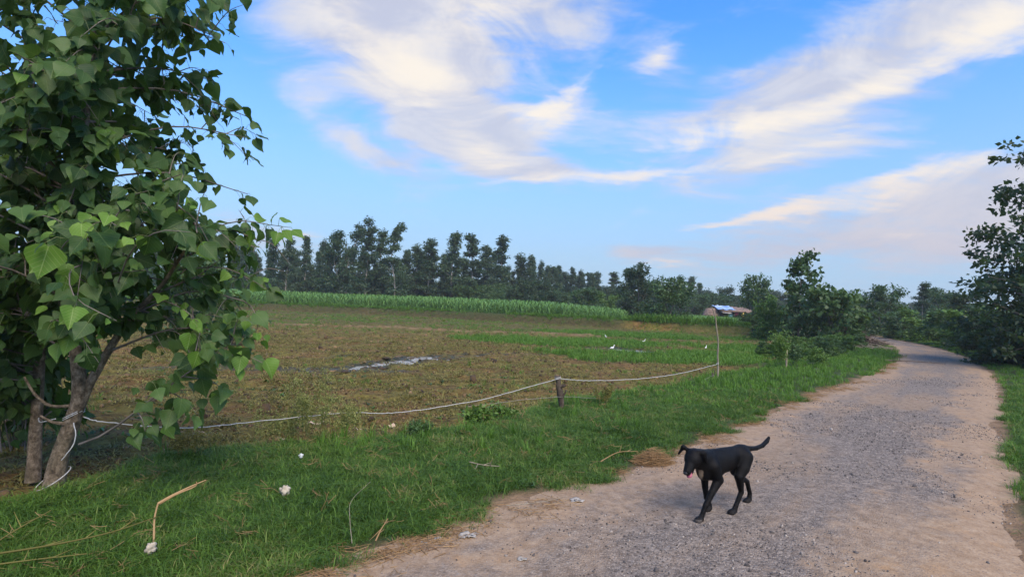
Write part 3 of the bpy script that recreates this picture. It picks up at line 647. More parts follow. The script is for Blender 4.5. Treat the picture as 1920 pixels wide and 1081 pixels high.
def grow(seed, h, r0, cb, nb, prof, up, L, Wd, clump, n_leaf, leaf_m, wood_m, lean=0.03, stems=1, droop=0.35, twigs=4, top=True, wild=False):
    """returns (wood mesh, leaf mesh) of one tree or shrub standing at the origin"""
    rg = np.random.default_rng(seed); wood = MB(); C = []; R = []; T = []
    for st_ in range(stems):
        ang = st_ * 2 * pi / stems + rg.uniform(0, 1); sp = 0.0 if stems == 1 else h * rg.uniform(0.12, 0.32)
        hh = h * (1.0 if st_ == 0 else rg.uniform(0.75, 0.98))
        tp = np.array([[0, 0, -0.1], [0, 0, 0], [0.25, 0.25, 0.3], [0.6, 0.6, 0.65], [1, 1, 1.0]]) * np.array([cos(ang) * sp, sin(ang) * sp, hh])
        tp[2:, :2] += rg.normal(0, lean * h, (3, 2)) * np.array([[0.4], [0.8], [1.0]])
        tr = crom(tp, 12); rr = r0 * (1 - np.linspace(0, 1, 12) ** 1.2 * 0.93) / (stems ** 0.4)
        put_tube(wood, tr, rr, 7)
        nbs = max(3, nb // stems)
        for i in range(nbs):
            zf = cb + (0.98 - cb) * ((i + rg.random()) / nbs); az_ = i * 2.4 + rg.uniform(-0.5, 0.5) + st_
            p = np.array([np.interp(zf, np.linspace(0, 1, 12), tr[:, q]) for q in range(3)])
            bl = prof(zf) * (rg.uniform(0.4, 1.35) if wild else rg.uniform(0.65, 1.15)); e = up + rg.normal(0, 0.18) + 0.35 * zf
            d = np.array([cos(az_) * cos(e), sin(az_) * cos(e), sin(e)])
            q = p + d * bl * 0.55 + np.array([0, 0, 0.03 * bl]); q2 = p + d * bl + np.array([0, 0, (0.12 - droop * 0.3) * bl])
            br = max(0.006, np.interp(zf, np.linspace(0, 1, 12), rr) * 0.42)
            put_tube(wood, crom([p, q, q2], 5), np.linspace(br, br * 0.25, 5), 4)
            tb = rg.uniform(0.15, 0.75)
            for t in range(twigs):
                f = rg.uniform(0.35, 1.0); s0 = p + (q2 - p) * f; v = unit(d + rg.normal(0, 0.75, 3)) * bl * rg.uniform(0.18, 0.42)
                put_tube(wood, [s0, s0 + v * 0.55, s0 + v + np.array([0, 0, -0.05 * bl])], [br * 0.35, br * 0.25, br * 0.12], 3)
                C.append(s0 + v); R.append(clump * rg.uniform(0.6, 1.25)); T.append(np.clip(tb + rg.normal(0, 0.16), 0, 1))
        if top: C.append(tr[-1]); R.append(clump); T.append(0.5)
    n_each = max(2, int(n_leaf / len(C)))
    V, F, t = leaf_cards(C, R, n_each, L, Wd, rg, T, droop)
    return wood.mesh('wood', wood_m, True), mesh_np('foliage', V, F, leaf_m, False, {'tint': t})
def prof_euc(zf): return 0.16 + 1.25 * max(0.0, 1 - abs((zf - 0.40) / 0.61) ** 1.5)
def prof_round(w):
    return lambda zf: w * (0.22 + 0.78 * math.sqrt(max(0.0, 1 - ((zf - 0.42) / 0.60) ** 2)))

EUC = [grow(500 + k, 10.0, 0.13, [0.20, 0.14, 0.24, 0.16, 0.30, 0.10][k], [24, 28, 20, 26, 18, 30][k], prof_euc, 0.6, 0.32, 0.14, 0.52, 4600, M_EUC, M_PALEBARK, 0.025, 1, 0.45, 4, True, True) for k in range(6)]
EUC2 = grow(512, 10.0, 0.15, 0.14, 48, lambda z: 1.35 * prof_euc(z), 0.55, 0.32, 0.14, 0.58, 9000, M_EUC, M_PALEBARK, 0.03, 2, 0.4, 5, True, True)
RND = [grow(520 + k, 4.0, 0.10, 0.10, 26, prof_round(1.55), 0.35, 0.22, 0.13, 0.45, 5200, [M_DARK, M_MID, M_MID][k], M_WOOD, 0.03, [1, 3, 2][k], 0.3, 5) for k in range(3)]
SHR = [grow(540 + k, 2.0, 0.035, 0.05, 24, prof_round(0.85), 0.45, 0.15, 0.085, 0.26, 3600, [M_MID, M_DARK, M_FRESH][k], M_WOOD, 0.05, 5, 0.25, 4) for k in range(3)]
BROAD = grow(560, 4.5, 0.07, 0.25, 24, prof_round(0.95), 0.45, 0.22, 0.19, 0.34, 1900, M_MID, M_WOOD, 0.03, 1, 0.3, 4)
CASTOR = grow(565, 2.7, 0.06, 0.30, 30, prof_round(1.45), 0.25, 0.24, 0.20, 0.34, 2000, M_MID, M_WOOD, 0.04, 4, 0.4, 4)
def tree(name, meshes, x, y, h0, h, w0, w, rz, label, cat='tree', group=None, z=None):
    e = empty(name, (x, y, gz(x, y) - 0.02 if z is None else z), rz, label, cat, group)
    e.scale = (w / w0, w / w0, h / h0)
    link('trunk' if cat == 'tree' else 'stems', meshes[0], e); link('crown' if cat == 'tree' else 'foliage', meshes[1], e)
    return e
ORD = ['first', 'second', 'third', 'fourth', 'fifth', 'sixth', 'seventh', 'eighth', 'ninth', 'tenth', 'eleventh', 'twelfth', 'thirteenth', 'fourteenth', 'fifteenth', 'sixteenth', 'seventeenth', 'eighteenth', 'nineteenth', 'twentieth']
rs = random.Random(9)
EROW = [(-41.1, 66, 7.8, 3.1), (-40.3, 70, 7.3, 3.0), (-38.7, 74, 6.7, 3.1), (-35.5, 72, 7.2, 2.7), (-32.4, 70, 7.6, 3.0), (-28.8, 68, 7.9, 2.9), (-27.8, 70, 8.1, 2.8), (-26.1, 72, 8.6, 2.7), (-25.2, 76, 8.7, 2.8)]
for k, (x, y, h, w) in enumerate(EROW):
    tree('eucalyptus_tree', EUC[(k * 2 + 1) % 6], x, y, 10.1, h, 4.0, w * 1.3, rs.uniform(0, 6), 'slim eucalyptus, %s from the left of the thin group left of the tallest tree' % ORD[k], group='thin eucalyptus behind the crop')
tree('eucalyptus_tree', EUC2, -20.1, 66, 10.1, 10.5, 5.5, 6.0, 0.7, 'tallest and broadest eucalyptus with pale forked trunk behind the maize')
EROW = [(-17.5, 68, 9.7, 3.2), (-16.3, 70, 9.6, 3.0), (-14.1, 68, 10.1, 3.2), (-12.7, 74, 8.3, 3.5), (-10.9, 74, 9.1, 3.8), (-7.9, 74, 10.0, 4.2), (-5.4, 76, 10.0, 4.1), (-3.4, 78, 8.9, 3.7), (-1.4, 78, 10.2, 3.7), (1.0, 82, 8.3, 3.5), (2.8, 86, 7.7, 3.2)]
for k, (x, y, h, w) in enumerate(EROW):
    tree('eucalyptus_tree', EUC[(k * 5 + 2) % 6], x, y, 10.1, h, 4.0, w * 1.4, rs.uniform(0, 6), 'tall eucalyptus, %s to the right of the tallest tree in the row' % ORD[k], group='tall eucalyptus row behind the maize')
EROW = [(6.2, 92, 7.2, 3.4), (8.9, 96, 6.7, 3.6), (11.6, 100, 6.4, 3.4), (13.7, 100, 6.9, 3.4), (15.6, 104, 7.4, 3.3), (17.5, 100, 7.1, 3.7)]
for k, (x, y, h, w) in enumerate(EROW):
    tree('eucalyptus_tree', EUC[(k + 3) % 6], x, y, 10.1, h, 4.0, w * 1.45, rs.uniform(0, 6), 'low far eucalyptus, %s from the left between tall row and dark round tree' % ORD[k], group='low far eucalyptus')
for k, (x, y, h, w) in enumerate([(19.3, 95, 7.6, 3.4), (20.9, 93, 8.5, 3.2)]):
    tree('eucalyptus_tree', EUC[k * 2], x, y, 10.1, h, 4.0, w * 1.2, rs.uniform(0, 6), ['shorter left of two eucalyptus tops rising behind the dark round tree', 'taller right of two eucalyptus tops rising behind the dark round tree'][k], group='eucalyptus behind the round tree')
for k, (x, y, h, w) in enumerate([(28.3, 96, 6.9, 3.1), (30.9, 98, 6.9, 3.3), (34.4, 104, 6.1, 2.9)]):
    tree('eucalyptus_tree', EUC[5 - k], x, y, 10.1, h, 4.0, w * 1.2, rs.uniform(0, 6), 'far eucalyptus right of the dark round tree, %s from the left of three' % ORD[k], group='far eucalyptus right of the round tree')
tree('round_tree', RND[0], 12.6, 56, 4.4, 5.0, 3.9, 5.3, 0.3, 'dense dark round tree standing at the end of the maize')
tree('bushy_tree', RND[1], 12.3, 44.5, 4.4, 4.0, 3.9, 4.2, 1.3, 'pale green bushy tree in front of the dark round tree on the field edge')
tree('shrub', SHR[0], 7.8, 60, 2.2, 3.1, 2.2, 4.3, 0.5, 'broad mid green shrub behind the maize, largest of the three there', 'shrub')
tree('shrub', SHR[2], 10.6, 62, 2.2, 2.7, 2.2, 2.9, 2.1, 'lighter green shrub behind the maize, next to the dark round tree', 'shrub')
tree('shrub', SHR[1], 3.6, 60, 2.2, 2.5, 2.2, 3.0, 1.1, 'small dark shrub behind the maize, leftmost of the three there', 'shrub')
tree('spreading_tree', RND[0], 41.4, 110, 4.4, 5.5, 3.9, 6.0, 1.9, 'far flat topped tree on the skyline behind the hut')
tree('round_tree', RND[1], 31.6, 90, 4.4, 4.2, 3.9, 8.0, 0.9, 'wide low tree just behind the hut')
tree('round_tree', RND[2], 24.7, 80, 4.4, 4.1, 3.9, 6.4, 2.9, 'wide low tree left of the hut behind the green crop')
tree('broadleaf_tree', RND[1], 18.9, 44, 4.4, 4.4, 3.9, 2.9, 4.1, 'narrow leafy tree right of the hut, left of the tall round headed sapling')
tree('shrub', SHR[2], 15.3, 34, 2.2, 2.6, 2.2, 2.4, 0.2, 'bright green shrub at the left foot of the tall sapling', 'shrub')
tree('shrub', SHR[1], 17.2, 38, 2.2, 2.7, 2.2, 3.2, 3.2, 'dark shrub behind the tall round headed sapling', 'shrub')
tree('sapling_tree', BROAD, 15.9, 31.5, 4.6, 4.7, 2.4, 2.5, 0.4, 'tall broad leaved sapling with round head left of the road bend')
tree('broadleaf_shrub', CASTOR, 16.6, 29.2, 2.9, 2.9, 3.2, 3.4, 1.0, 'spreading big leaved shrub above the brushwood pile', 'shrub')
tree('shrub', SHR[0], 20.6, 36, 2.2, 2.2, 2.2, 3.4, 2.0, 'pale green shrub behind the brushwood pile near the road', 'shrub')
tree('round_tree', RND[1], 31.3, 48, 4.4, 4.3, 3.9, 4.3, 5.0, 'leafy tree above the far end of the road, left of two')
tree('shrub', SHR[1], 27.4, 45, 2.2, 2.6, 2.2, 3.6, 4.0, 'dark shrub at the far end of the road', 'shrub')
tree('eucalyptus_tree', EUC[1], 39.7, 55, 10.1, 4.8, 4.0, 3.0, 5.0, 'narrow dark tree above the far end of the road, right of two')
tree('round_tree', RND[2], 43.9, 58, 4.4, 4.5, 3.9, 4.5, 2.2, 'tree between the far end of the road and the big right hand tree')
tree('round_tree', RND[0], 34.5, 43, 4.4, 3.4, 3.9, 4.6, 1.2, 'low dark tree behind the right hand hedge')
tree('round_tree', RND[1], -9.6, 17.5, 4.4, 3.0, 3.9, 3.0, 0.2, 'small silvery bush seen behind the near poplar leaves')

# hedge along the right side of the road
HED = [(27.8, 40.5, 2.0, 3.0), (27.0, 37.0, 2.0, 2.8), (25.7, 33.5, 2.0, 2.8), (24.6, 30.5, 2.1, 2.9), (23.4, 27.8, 2.1, 2.9), (21.9, 25.0, 2.0, 2.8), (20.6, 22.6, 1.9, 2.8), (19.0, 20.2, 1.7, 2.6), (18.1, 18.0, 1.35, 2.2), (16.6, 15.9, 1.2, 2.0), (15.2, 13.9, 1.1, 1.9)]
for k, (x, y, h, w) in enumerate(HED):
    tree('hedge_shrub', SHR[[0, 2, 0, 2, 1, 0, 1, 1, 0, 1, 0][k]], x, y, 2.2, h, 2.2, w * 1.15, k * 1.7, 'roadside hedge shrub on the right verge, %s counted from the far end' % ORD[k], 'shrub', 'hedge on the right of the road')
# big tree at the right edge with a dark bush below it
BIG = grow(571, 7.6, 0.13, 0.30, 40, lambda z: 2.4 * (0.25 + 0.75 * math.sqrt(max(0, 1 - ((z - 0.42) / 0.62) ** 2))), 0.30, 0.20, 0.16, 0.40, 4000, M_DARK, M_WOOD, 0.02, 1, 0.25, 5)
tree('broadleaf_tree', BIG, 17.9, 18.6, 7.6, 7.0, 5.0, 5.0, 0.4, 'tall broad leaved tree at the right edge, rising above all its neighbours')
BUSH = grow(573, 4.6, 0.10, 0.05, 44, prof_round(1.9), 0.25, 0.19, 0.11, 0.42, 9500, M_DARK, M_WOOD, 0.03, 3, 0.3, 5)
tree('dense_bush', BUSH, 18.9, 19.8, 4.6, 4.5, 4.6, 5.4, 2.0, 'dense dark bush under the tall right hand tree', 'shrub')
tree('dense_bush', BUSH, 21.6, 19.5, 4.6, 3.8, 4.6, 4.6, 4.0, 'second dense dark bush, at the very right edge of the view', 'shrub')

# distant wood, one mass
rg = np.random.default_rng(61)
FARS = source('far_tree_source', [])
for k, me in enumerate([RND[0][1], RND[1][1], RND[2][1], EUC[0][1], EUC[3][1]]):
    FARS.objects.link(bpy.data.objects.new('far_tree_source_%02d' % k, me))
n = 420
th = rg.uniform(-0.98, 0.98, n); rr = rg.uniform(105, 210, n); x = np.tan(th * 0.83) * rr * 0.8; y = rr
y = np.where(np.abs(x) > 45, y, np.maximum(y, 112)); pk = rg.integers(0, 5, n)
sc = rg.uniform(0.75, 1.25, n); s3 = np.stack([sc * 1.7, sc * 1.7, sc * 1.15], 1)
o = scatter('distant_wood', np.stack([x, y, np.full(n, 0.0)], 1), rotz(n, rg, 0.02), s3, FARS, 3, 5)
FARE = source('background_tree_source', [])
for k in range(6): FARE.objects.link(bpy.data.objects.new('background_tree_source_%02d' % k, EUC[k][1]))
n = 120
x = np.linspace(-62, 30, n) + rg.normal(0, 0.6, n); y = 78 + rg.uniform(0, 10, n) + np.clip(x, 0, 40) * 0.8; s = rg.uniform(0.58, 0.86, n) * (1 - 0.016 * np.clip(x, 0, 30))
scatter('background_eucalyptus', np.stack([x, y, 0.05 + 0 * x], 1), rotz(n, rg, 0.02), np.stack([s, s, s], 1), FARE, 6, 21)
n = 190                                    # understorey below the eucalyptus row
x = rg.uniform(-60, 26, n); y = 71 + rg.uniform(0, 10, n) + np.clip(x, 0, 40) * 0.9
s = rg.uniform(0.5, 0.95, n)
scatter('understorey', np.stack([x, y, 0.05 + 0 * x], 1), rotz(n, rg, 0.02), np.stack([s * 1.25, s * 1.25, s], 1), FARS, 3, 6)

# maize: leafy plants in rows on the far side of the bank
def maize(seed, h=1.5):
    rg = np.random.default_rng(seed); V = []; F = []; A = []
    def strip(P, wd, sd, t):
        n0 = len(V)
        for p, w in zip(P, wd): V.append(p - sd * w); V.append(p + sd * w); A.append(t); A.append(t)
        for q in range(len(P) - 1): F.append([n0 + 2 * q, n0 + 2 * q + 1, n0 + 2 * q + 3, n0 + 2 * q + 2])
    for a in (0, 1.57): strip([np.array([0, 0, -0.02]), np.array([0, 0, h * 0.8])], [0.014, 0.008], np.array([cos(a), sin(a), 0]), 0.3)
    for k in range(9):
        z = h * (0.18 + 0.68 * k / 9); a = k * pi + rg.normal(0, 0.5); d = np.array([cos(a), sin(a), 0]); L = h * rg.uniform(0.34, 0.5)
        b = np.array([0, 0, z]); P = [b, b + d * L * 0.4 + [0, 0, L * 0.45], b + d * L * 0.8 + [0, 0, L * 0.40], b + d * L * 1.1 + [0, 0, -L * 0.05]]
        strip(P, [0.016, 0.038, 0.03, 0.003], np.array([-d[1], d[0], 0]), rg.uniform(0.1, 1))
    return mesh_np('maize', np.array(V), np.array(F), M_CORN, False, {'tint': A})
MZ = source('maize_source', [maize(600 + k) for k in range(5)])
rg = np.random.default_rng(62)
rows = np.arange(0.9, 12.5, 0.62); xs_ = np.arange(-58, 9.2, 0.24)
x, r_ = np.meshgrid(xs_, rows); x = (x + rg.normal(0, 0.06, x.shape)).ravel(); y = bund_y(x) + r_.ravel() + rg.normal(0, 0.06, x.size)
k = (rg.random(len(x)) < 0.92) & (y < 66.0 - np.clip(x - 2, 0, 20) * 0.9); x, y = x[k], y[k]
sc = rg.uniform(0.8, 1.08, len(x)) * (1 - 0.30 * sstep(x, 2, 12)); scatter('maize_crop', np.stack([x, y, height(x, y)], 1), rotz(len(x), rg, 0.05), np.repeat(sc[:, None], 3, 1), MZ, 5, 7)
x = rg.uniform(13.5, 30, 7000); y = rg.uniform(44, 69, 7000); k = (y > 42 + 0.45 * (x - 13)) & (road_sd(x, y) > 4); x, y = x[k], y[k]
sc = rg.uniform(0.30, 0.45, len(x)); scatter('green_crop', np.stack([x, y, height(x, y)], 1), rotz(len(x), rg, 0.05), np.repeat(sc[:, None], 3, 1), MZ, 5, 8)
x = rg.uniform(-75, -6, 5200); y = rg.uniform(66.5, 70.0, 5200); sc = rg.uniform(0.75, 1.15, len(x))
scatter('tall_grass_strip', np.stack([x, y, height(x, y)], 1), rotz(len(x), rg, 0.1), np.repeat(sc[:, None], 3, 1), MZ, 5, 9)
# rank grass on the bank
x = rg.uniform(-55, 17, 9000); y = bund_y(x) + rg.normal(0.35, 0.28, 9000); k = rg.random(9000) < sstep(fbm(x * 0.5, y * 0.5, 88, 3), 0.30, 0.50); x, y = x[k], y[k]
sc = rg.uniform(0.7, 1.5, len(x)); scatter('bank_grass', np.stack([x, y, height(x, y)], 1), rotz(len(x), rg, 0.2), np.repeat(sc[:, None], 3, 1), GF, 4, 10)
x = rg.uniform(8.5, 16, 900); y = bund_y(x) + rg.uniform(0.0, 4, 900); sc = rg.uniform(2.0, 4.2, 900)
scatter('rank_grass', np.stack([x, y, height(x, y)], 1), rotz(900, rg, 0.2), np.repeat(sc[:, None], 3, 1), GF, 4, 11)
# low creepers round the sapling and the brushwood
LOWL = source('creeper_source', [SHR[2][1], SHR[0][1]])
x = np.concatenate([rg.uniform(9.5, 17.5, 60)]); y = 18.5 + (x - 9.5) * 1.25 + rg.uniform(-0.6, 3.2, 60); s_ = road_sd(x, y); k = s_ > HW + 1.6; x, y = x[k], y[k]
sc = rg.uniform(0.14, 0.30, len(x)); scatter('creepers', np.stack([x, y, height(x, y)], 1), rotz(len(x), rg, 0.1), np.stack([sc * 1.5, sc * 1.5, sc], 1), LOWL, 2, 12)

# feathery weeds
def feather(seed, h, spread, n_st, mat, card=0.026):
    rg = np.random.default_rng(seed); w = MB(); C = []; T = []
    for k in range(n_st):
        a = rg.uniform(0, 2 * pi); r = spread * rg.uniform(0.2, 1); hh = h * rg.uniform(0.6, 1.05)
        b = np.array([rg.normal(0, spread * 0.25), rg.normal(0, spread * 0.25), -0.03]); t = b + np.array([cos(a) * r, sin(a) * r, hh])
        P = crom([b, b * 0.5 + t * 0.5 + [0, 0, 0.06 * h], t], 7); put_tube(w, P, np.linspace(0.0030, 0.0010, 7), 3, 0.2)
        for q in range(14):
            f = rg.uniform(0.35, 1); p = np.array([np.interp(f, np.linspace(0, 1, 7), P[:, i]) for i in range(3)]); d = unit(rg.normal(0, 1, 3) + [0, 0, 0.9]) * h * rg.uniform(0.06, 0.16)
            put_tube(w, [p, p + d * 0.6, p + d], [0.0013, 0.001, 0.0006], 3, 0.4)
            for u in range(5): C.append(p + d * rg.uniform(0.3, 1.05)); T.append(rg.uniform(0.2, 1))
    V, F, t = leaf_cards(C, [card * 1.2] * len(C), 2, card, card * 0.45, rg, T, 0.0)
    return w.mesh('stems', mat), mesh_np('seed_heads', V, F, mat, False, {'tint': t})
def weed(name, seed, x, y, h, sp, n, mat, label, card=0.026, group=None):
    a, b = feather(seed, h, sp, n, mat, card); e = empty(name, (x, y, gz(x, y)), 0, label, 'weed', group); link('stems', a, e); link('foliage', b, e); return e
weed('feathery_weed', 701, -2.05, 6.05, 0.80, 0.30, 17, M_FEATHER, 'tall feathery yellow green weed on the field edge under the rope')
weed('feathery_weed', 702, -1.72, 6.35, 0.58, 0.25, 10, M_FEATHER, 'shorter feathery weed just right of the tall feathery one')
weed('feathery_weed', 703, -2.45, 6.2, 0.48, 0.26, 13, M_FEATHER, 'shorter feathery weed just left of the tall feathery one')
weed('leafy_weed', 704, -0.36, 7.35, 0.26, 0.13, 7, M_FRESH, 'bright green leafy weed touching the rope left of the wooden post', 0.07)
weed('leafy_weed', 705, -0.05, 7.75, 0.17, 0.16, 6, M_FRESH, 'low bright weed between the rope and the wooden post', 0.06)
weed('dry_weed', 706, 1.5, 8.9, 0.36, 0.2, 10, M_OLIVE, 'thin brownish weed right of the wooden post')
weed('dry_weed', 707, -2.95, 5.35, 0.34, 0.22, 9, M_OLIVE, 'dull grey green weed near the poplar foot')
weed('dark_weed', 708, -1.0, 6.6, 0.18, 0.16, 8, M_MID, 'low dark leafy weed on the verge edge right of the feathery weeds', 0.04)
weed('feathery_weed', 709, 7.6, 15.95, 1.0, 0.35, 16, M_FRESH, 'tall bright green feathery weed beside the pale marker post', 0.06)
weed('feathery_weed', 710, 8.3, 16.6, 0.7, 0.3, 12, M_MID, 'lower darker weed right of the pale marker post', 0.06)
weed('leafy_weed', 711, 9.3, 17.3, 0.5, 0.4, 12, M_FRESH, 'low leafy weed on the verge before the brushwood pile', 0.07)

# ------------------------------------------------------------------ near poplars on the left
def leaf_mesh(seed, mat, n_rows=8):
    rg = np.random.default_rng(seed)
    t = np.array([0.0, 0.06, 0.17, 0.32, 0.50, 0.68, 0.84, 0.95]); w = np.array([0.10, 0.33, 0.47, 0.47, 0.36, 0.22, 0.10, 0.03]) * rg.uniform(0.88, 1.05)
    back = np.array([-0.07, -0.02, 0, 0, 0, 0, 0, 0]); V = []; UVs = []
    curl = rg.uniform(-0.15, 0.42); fold = rg.uniform(-0.05, 0.55); tw = rg.uniform(-0.5, 0.5)
    for k in range(8):
        for sx_ in (-1.0, -0.55, 0.0, 0.55, 1.0):
            x = sx_ * w[k] * (1 + rg.normal(0, 0.035) * (abs(sx_) == 1)); yy = t[k] + back[k] * abs(sx_)
            z = -curl * yy * yy + fold * abs(x) + tw * x * yy + 0.05 * sin(9 * yy + 3 * sx_ + seed) * abs(sx_)
            V.append((x, yy, z)); UVs.append((0.5 + x, yy))
    V.append((0, 1.0, -curl)); UVs.append((0.5, 1.0))
    F4 = [[k * 5 + c_, k * 5 + c_ + 1, k * 5 + c_ + 6, k * 5 + c_ + 5] for k in range(7) for c_ in range(4)]
    F3 = [[35 + c_, 36 + c_, 40] for c_ in range(4)]
    return np.array(V), np.array(UVs), np.array(F4), np.array(F3)
LM = [leaf_mesh(800 + k, None) for k in range(12)]
rg = np.random.default_rng(81)
AX = np.array([-3.30, 4.50])
def crown_R(z): return np.interp(z, [0.5, 1.0, 1.45, 1.7, 2.15, 2.65, 3.2, 3.8, 4.6, 5.4], [0.9, 1.05, 1.10, 1.15, 1.24, 1.26, 1.18, 1.06, 0.88, 0.3])
LEAVES = []        # (point, axis, normal, length, tint, young)
def leafy_twig(mb, P, r, n, size, rg, young=0.0, spread=0.9, f0=0.15, limit=True):
    Q = crom(P, 9); put_tube(mb, Q, np.linspace(r, r * 0.3, 9), 5, rg.random())
    for k in range(n):
        f = f0 + (1 - f0) * (k + rg.random()) / n; p = np.array([np.interp(f, np.linspace(0, 1, 9), Q[:, i]) for i in range(3)])
        out = np.array([p[0] - AX[0], p[1] - AX[1], 0.0]); out = unit(out) if np.linalg.norm(out) > 0.05 else np.array([0, -1.0, 0])
        d = unit(rg.normal(0, spread, 3) + out * 0.5 + [0, 0, 0.1]); pl = size * rg.uniform(0.45, 0.8); b = p + d * pl + np.array([0, 0, -0.25 * pl])
        if limit and (np.hypot(b[0] - AX[0], b[1] - AX[1]) > crown_R(b[2]) + rg.normal(0, 0.07)): continue
        put_tube(PETS, [p, p + d * pl * 0.55 + [0, 0, 0.08 * pl], b], [0.0022, 0.0016, 0.0014], 3, rg.random())
        ax = unit(d * 0.55 + out * 0.25 + np.array([0, 0, -0.85]) + rg.normal(0, 0.35, 3))
        nr = unit(out * 0.9 + np.array([0.15, -0.35, 0.55]) + rg.normal(0, 0.55, 3)); nr = unit(nr - ax * (nr @ ax))
        yg = rg.random() < (young + 0.03 * (p[2] < 2.2) + 0.5 * (f > 0.93) * (rg.random() < 0.35))
        LEAVES.append((b, ax, nr, size * rg.uniform(0.45, 1.25) * (0.8 if f > 0.9 else 1), rg.random(), yg))
    return Q
TRUNK = [(-3.5, 4.44, -0.10), (-3.49, 4.44, 0.02), (-3.46, 4.46, 0.28), (-3.38, 4.46, 0.55), (-3.34, 4.46, 0.76), (-3.4, 4.47, 1.11), (-3.48, 4.5, 1.49), (-3.52, 4.52, 1.82), (-3.49, 4.5, 2.25), (-3.41, 4.45, 2.79), (-3.35, 4.4, 3.41), (-3.35, 4.4, 4.08), (-3.35, 4.4, 4.89)]
FORK = [(-3.34, 4.47, 0.66), (-3.29, 4.5, 0.84), (-3.25, 4.55, 0.98), (-3.15, 4.6, 1.22), (-3.03, 4.65, 1.42), (-2.88, 4.7, 1.64), (-2.72, 4.7, 1.91), (-2.53, 4.65, 2.18)]
LOW = [(-3.32, 4.46, 0.36), (-3.04, 4.35, 0.48), (-2.81, 4.3, 0.65), (-2.55, 4.25, 0.85), (-2.31, 4.2, 1.02), (-2.12, 4.2, 1.14), (-1.95, 4.2, 1.28)]
STUB = [(-3.38, 4.44, 0.66), (-3.48, 4.36, 0.67), (-3.55, 4.3, 0.76), (-3.60, 4.25, 0.90)]
def trunk_mesh(P, n, r, sides, seed, amp=0.10):
    Q = crom(P, n); V, F = tube(Q, np.interp(np.linspace(0, 1, n), np.linspace(0, 1, len(r)), r), sides)
    ring = np.arange(len(V)) // sides; ang = np.arange(len(V)) % sides
    k = (fbm(ring * 0.35, ang * 0.9, seed, 3) - 0.5) * 2 * amp + amp * 0.8 * (vnoise(ring * 0.13 + 7, ang * 0.5, seed + 5) > 0.82)
    c = Q[ring]; V = c + (V - c) * (1 + k)[:, None]
    return V, F
pop = empty('poplar_tree', (-3.49, 4.44, gz(-3.49, 4.44)), 0, 'near poplar with big drooping leaves and the rope tied round its forked trunk', 'tree')
def under(e, name, me):
    o = link(name, me, e); o.matrix_parent_inverse = Matrix.Translation(e.location).inverted(); return o
V, F = trunk_mesh(TRUNK, 90, [0.085, 0.074, 0.060, 0.055, 0.052, 0.040, 0.037, 0.034, 0.031, 0.027, 0.022, 0.015, 0.006], 18, 3)
under(pop, 'trunk', mesh_np('trunk', V, F, M_BARK, True))
V, F = trunk_mesh(FORK, 40, [0.040, 0.036, 0.031, 0.026, 0.021, 0.017, 0.012, 0.007], 14, 9, 0.14); under(pop, 'limb', mesh_np('limb', V, F, M_BARK, True))
mb = MB(); put_tube(mb, crom(STUB, 10), np.linspace(0.014, 0.008, 10), 8); put_tube(mb, [(-3.40, 4.42, 0.52), (-3.47, 4.36, 0.55), (-3.53, 4.33, 0.60)], [0.017, 0.012, 0.008], 6)
under(pop, 'branch_stub', mb.mesh('stub', M_BARK, True))
PETS = MB(); TW = MB()
Q = leafy_twig(TW, LOW, 0.010, 30, 0.135, rg, 0.06, 0.9, 0.35, False)
for (f, dx, dy, dz) in [(0.45, 0.15, -0.3, 0.16), (0.6, 0.25, 0.15, -0.12), (0.7, 0.12, -0.25, 0.25), (0.8, 0.3, 0.1, -0.05), (0.55, 0.1, 0.3, 0.2), (0.35, 0.2, -0.2, -0.1), (0.9, 0.1, -0.12, 0.2), (0.4, 0.3, 0.1, 0.1), (0.5, 0.3, -0.1, -0.15), (0.65, -0.05, 0.2, 0.3), (0.75, 0.2, -0.1, 0.1), (0.3, 0.2, 0.1, -0.12)]:
    p = np.array([np.interp(f, np.linspace(0, 1, 9), Q[:, i]) for i in range(3)]); leafy_twig(TW, [p, p + np.array([dx, dy, dz]) * 0.6 + [0, 0, 0.03], p + np.array([dx, dy, dz])], 0.006, 6, 0.125, rg, 0.08, 0.9, 0.3, False)
TR = crom(TRUNK, 60); FK = crom(FORK, 30); CROWN_TW = []
for k in range(122):
    if k % 8 == 0:
        p = FK[rg.integers(9, 30)]; z = p[2]; a = rg.uniform(-1.9, 1.4)
    else:
        p = TR[rg.integers(24, 58)]; z = p[2]; a = rg.uniform(0, 2 * pi)
    if z < 1.75 and rg.random() < 0.6: continue
    R_ = crown_R(min(z + 0.2, 4.6)); L_ = R_ * rg.uniform(0.6, 1.08)
    e_ = rg.uniform(0.1, 0.55); d = np.array([cos(a) * cos(e_), sin(a) * cos(e_), sin(e_)])
    while np.hypot(*(p + d * L_)[:2] - AX) > crown_R((p + d * L_)[2]) and L_ > 0.3: L_ *= 0.93
    p2 = p + d * L_ * 0.5 + [0, 0, 0.05]; p3 = p + d * L_ + np.array([0, 0, -0.16 * L_ * rg.uniform(0.2, 1.6)])
    Q = leafy_twig(TW, [p, p2, p3], 0.011, 17, 0.138, rg, 0.02)
    for t_ in range(3):
        f = rg.uniform(0.3, 0.95); q = np.array([np.interp(f, np.linspace(0, 1, 9), Q[:, i]) for i in range(3)]); v = unit(d * 0.5 + rg.normal(0, 0.8, 3)) * rg.uniform(0.25, 0.5)
        leafy_twig(TW, [q, q + v * 0.5 + [0, 0, 0.03], q + v + [0, 0, -0.06]], 0.005, 8, 0.13, rg, 0.02)
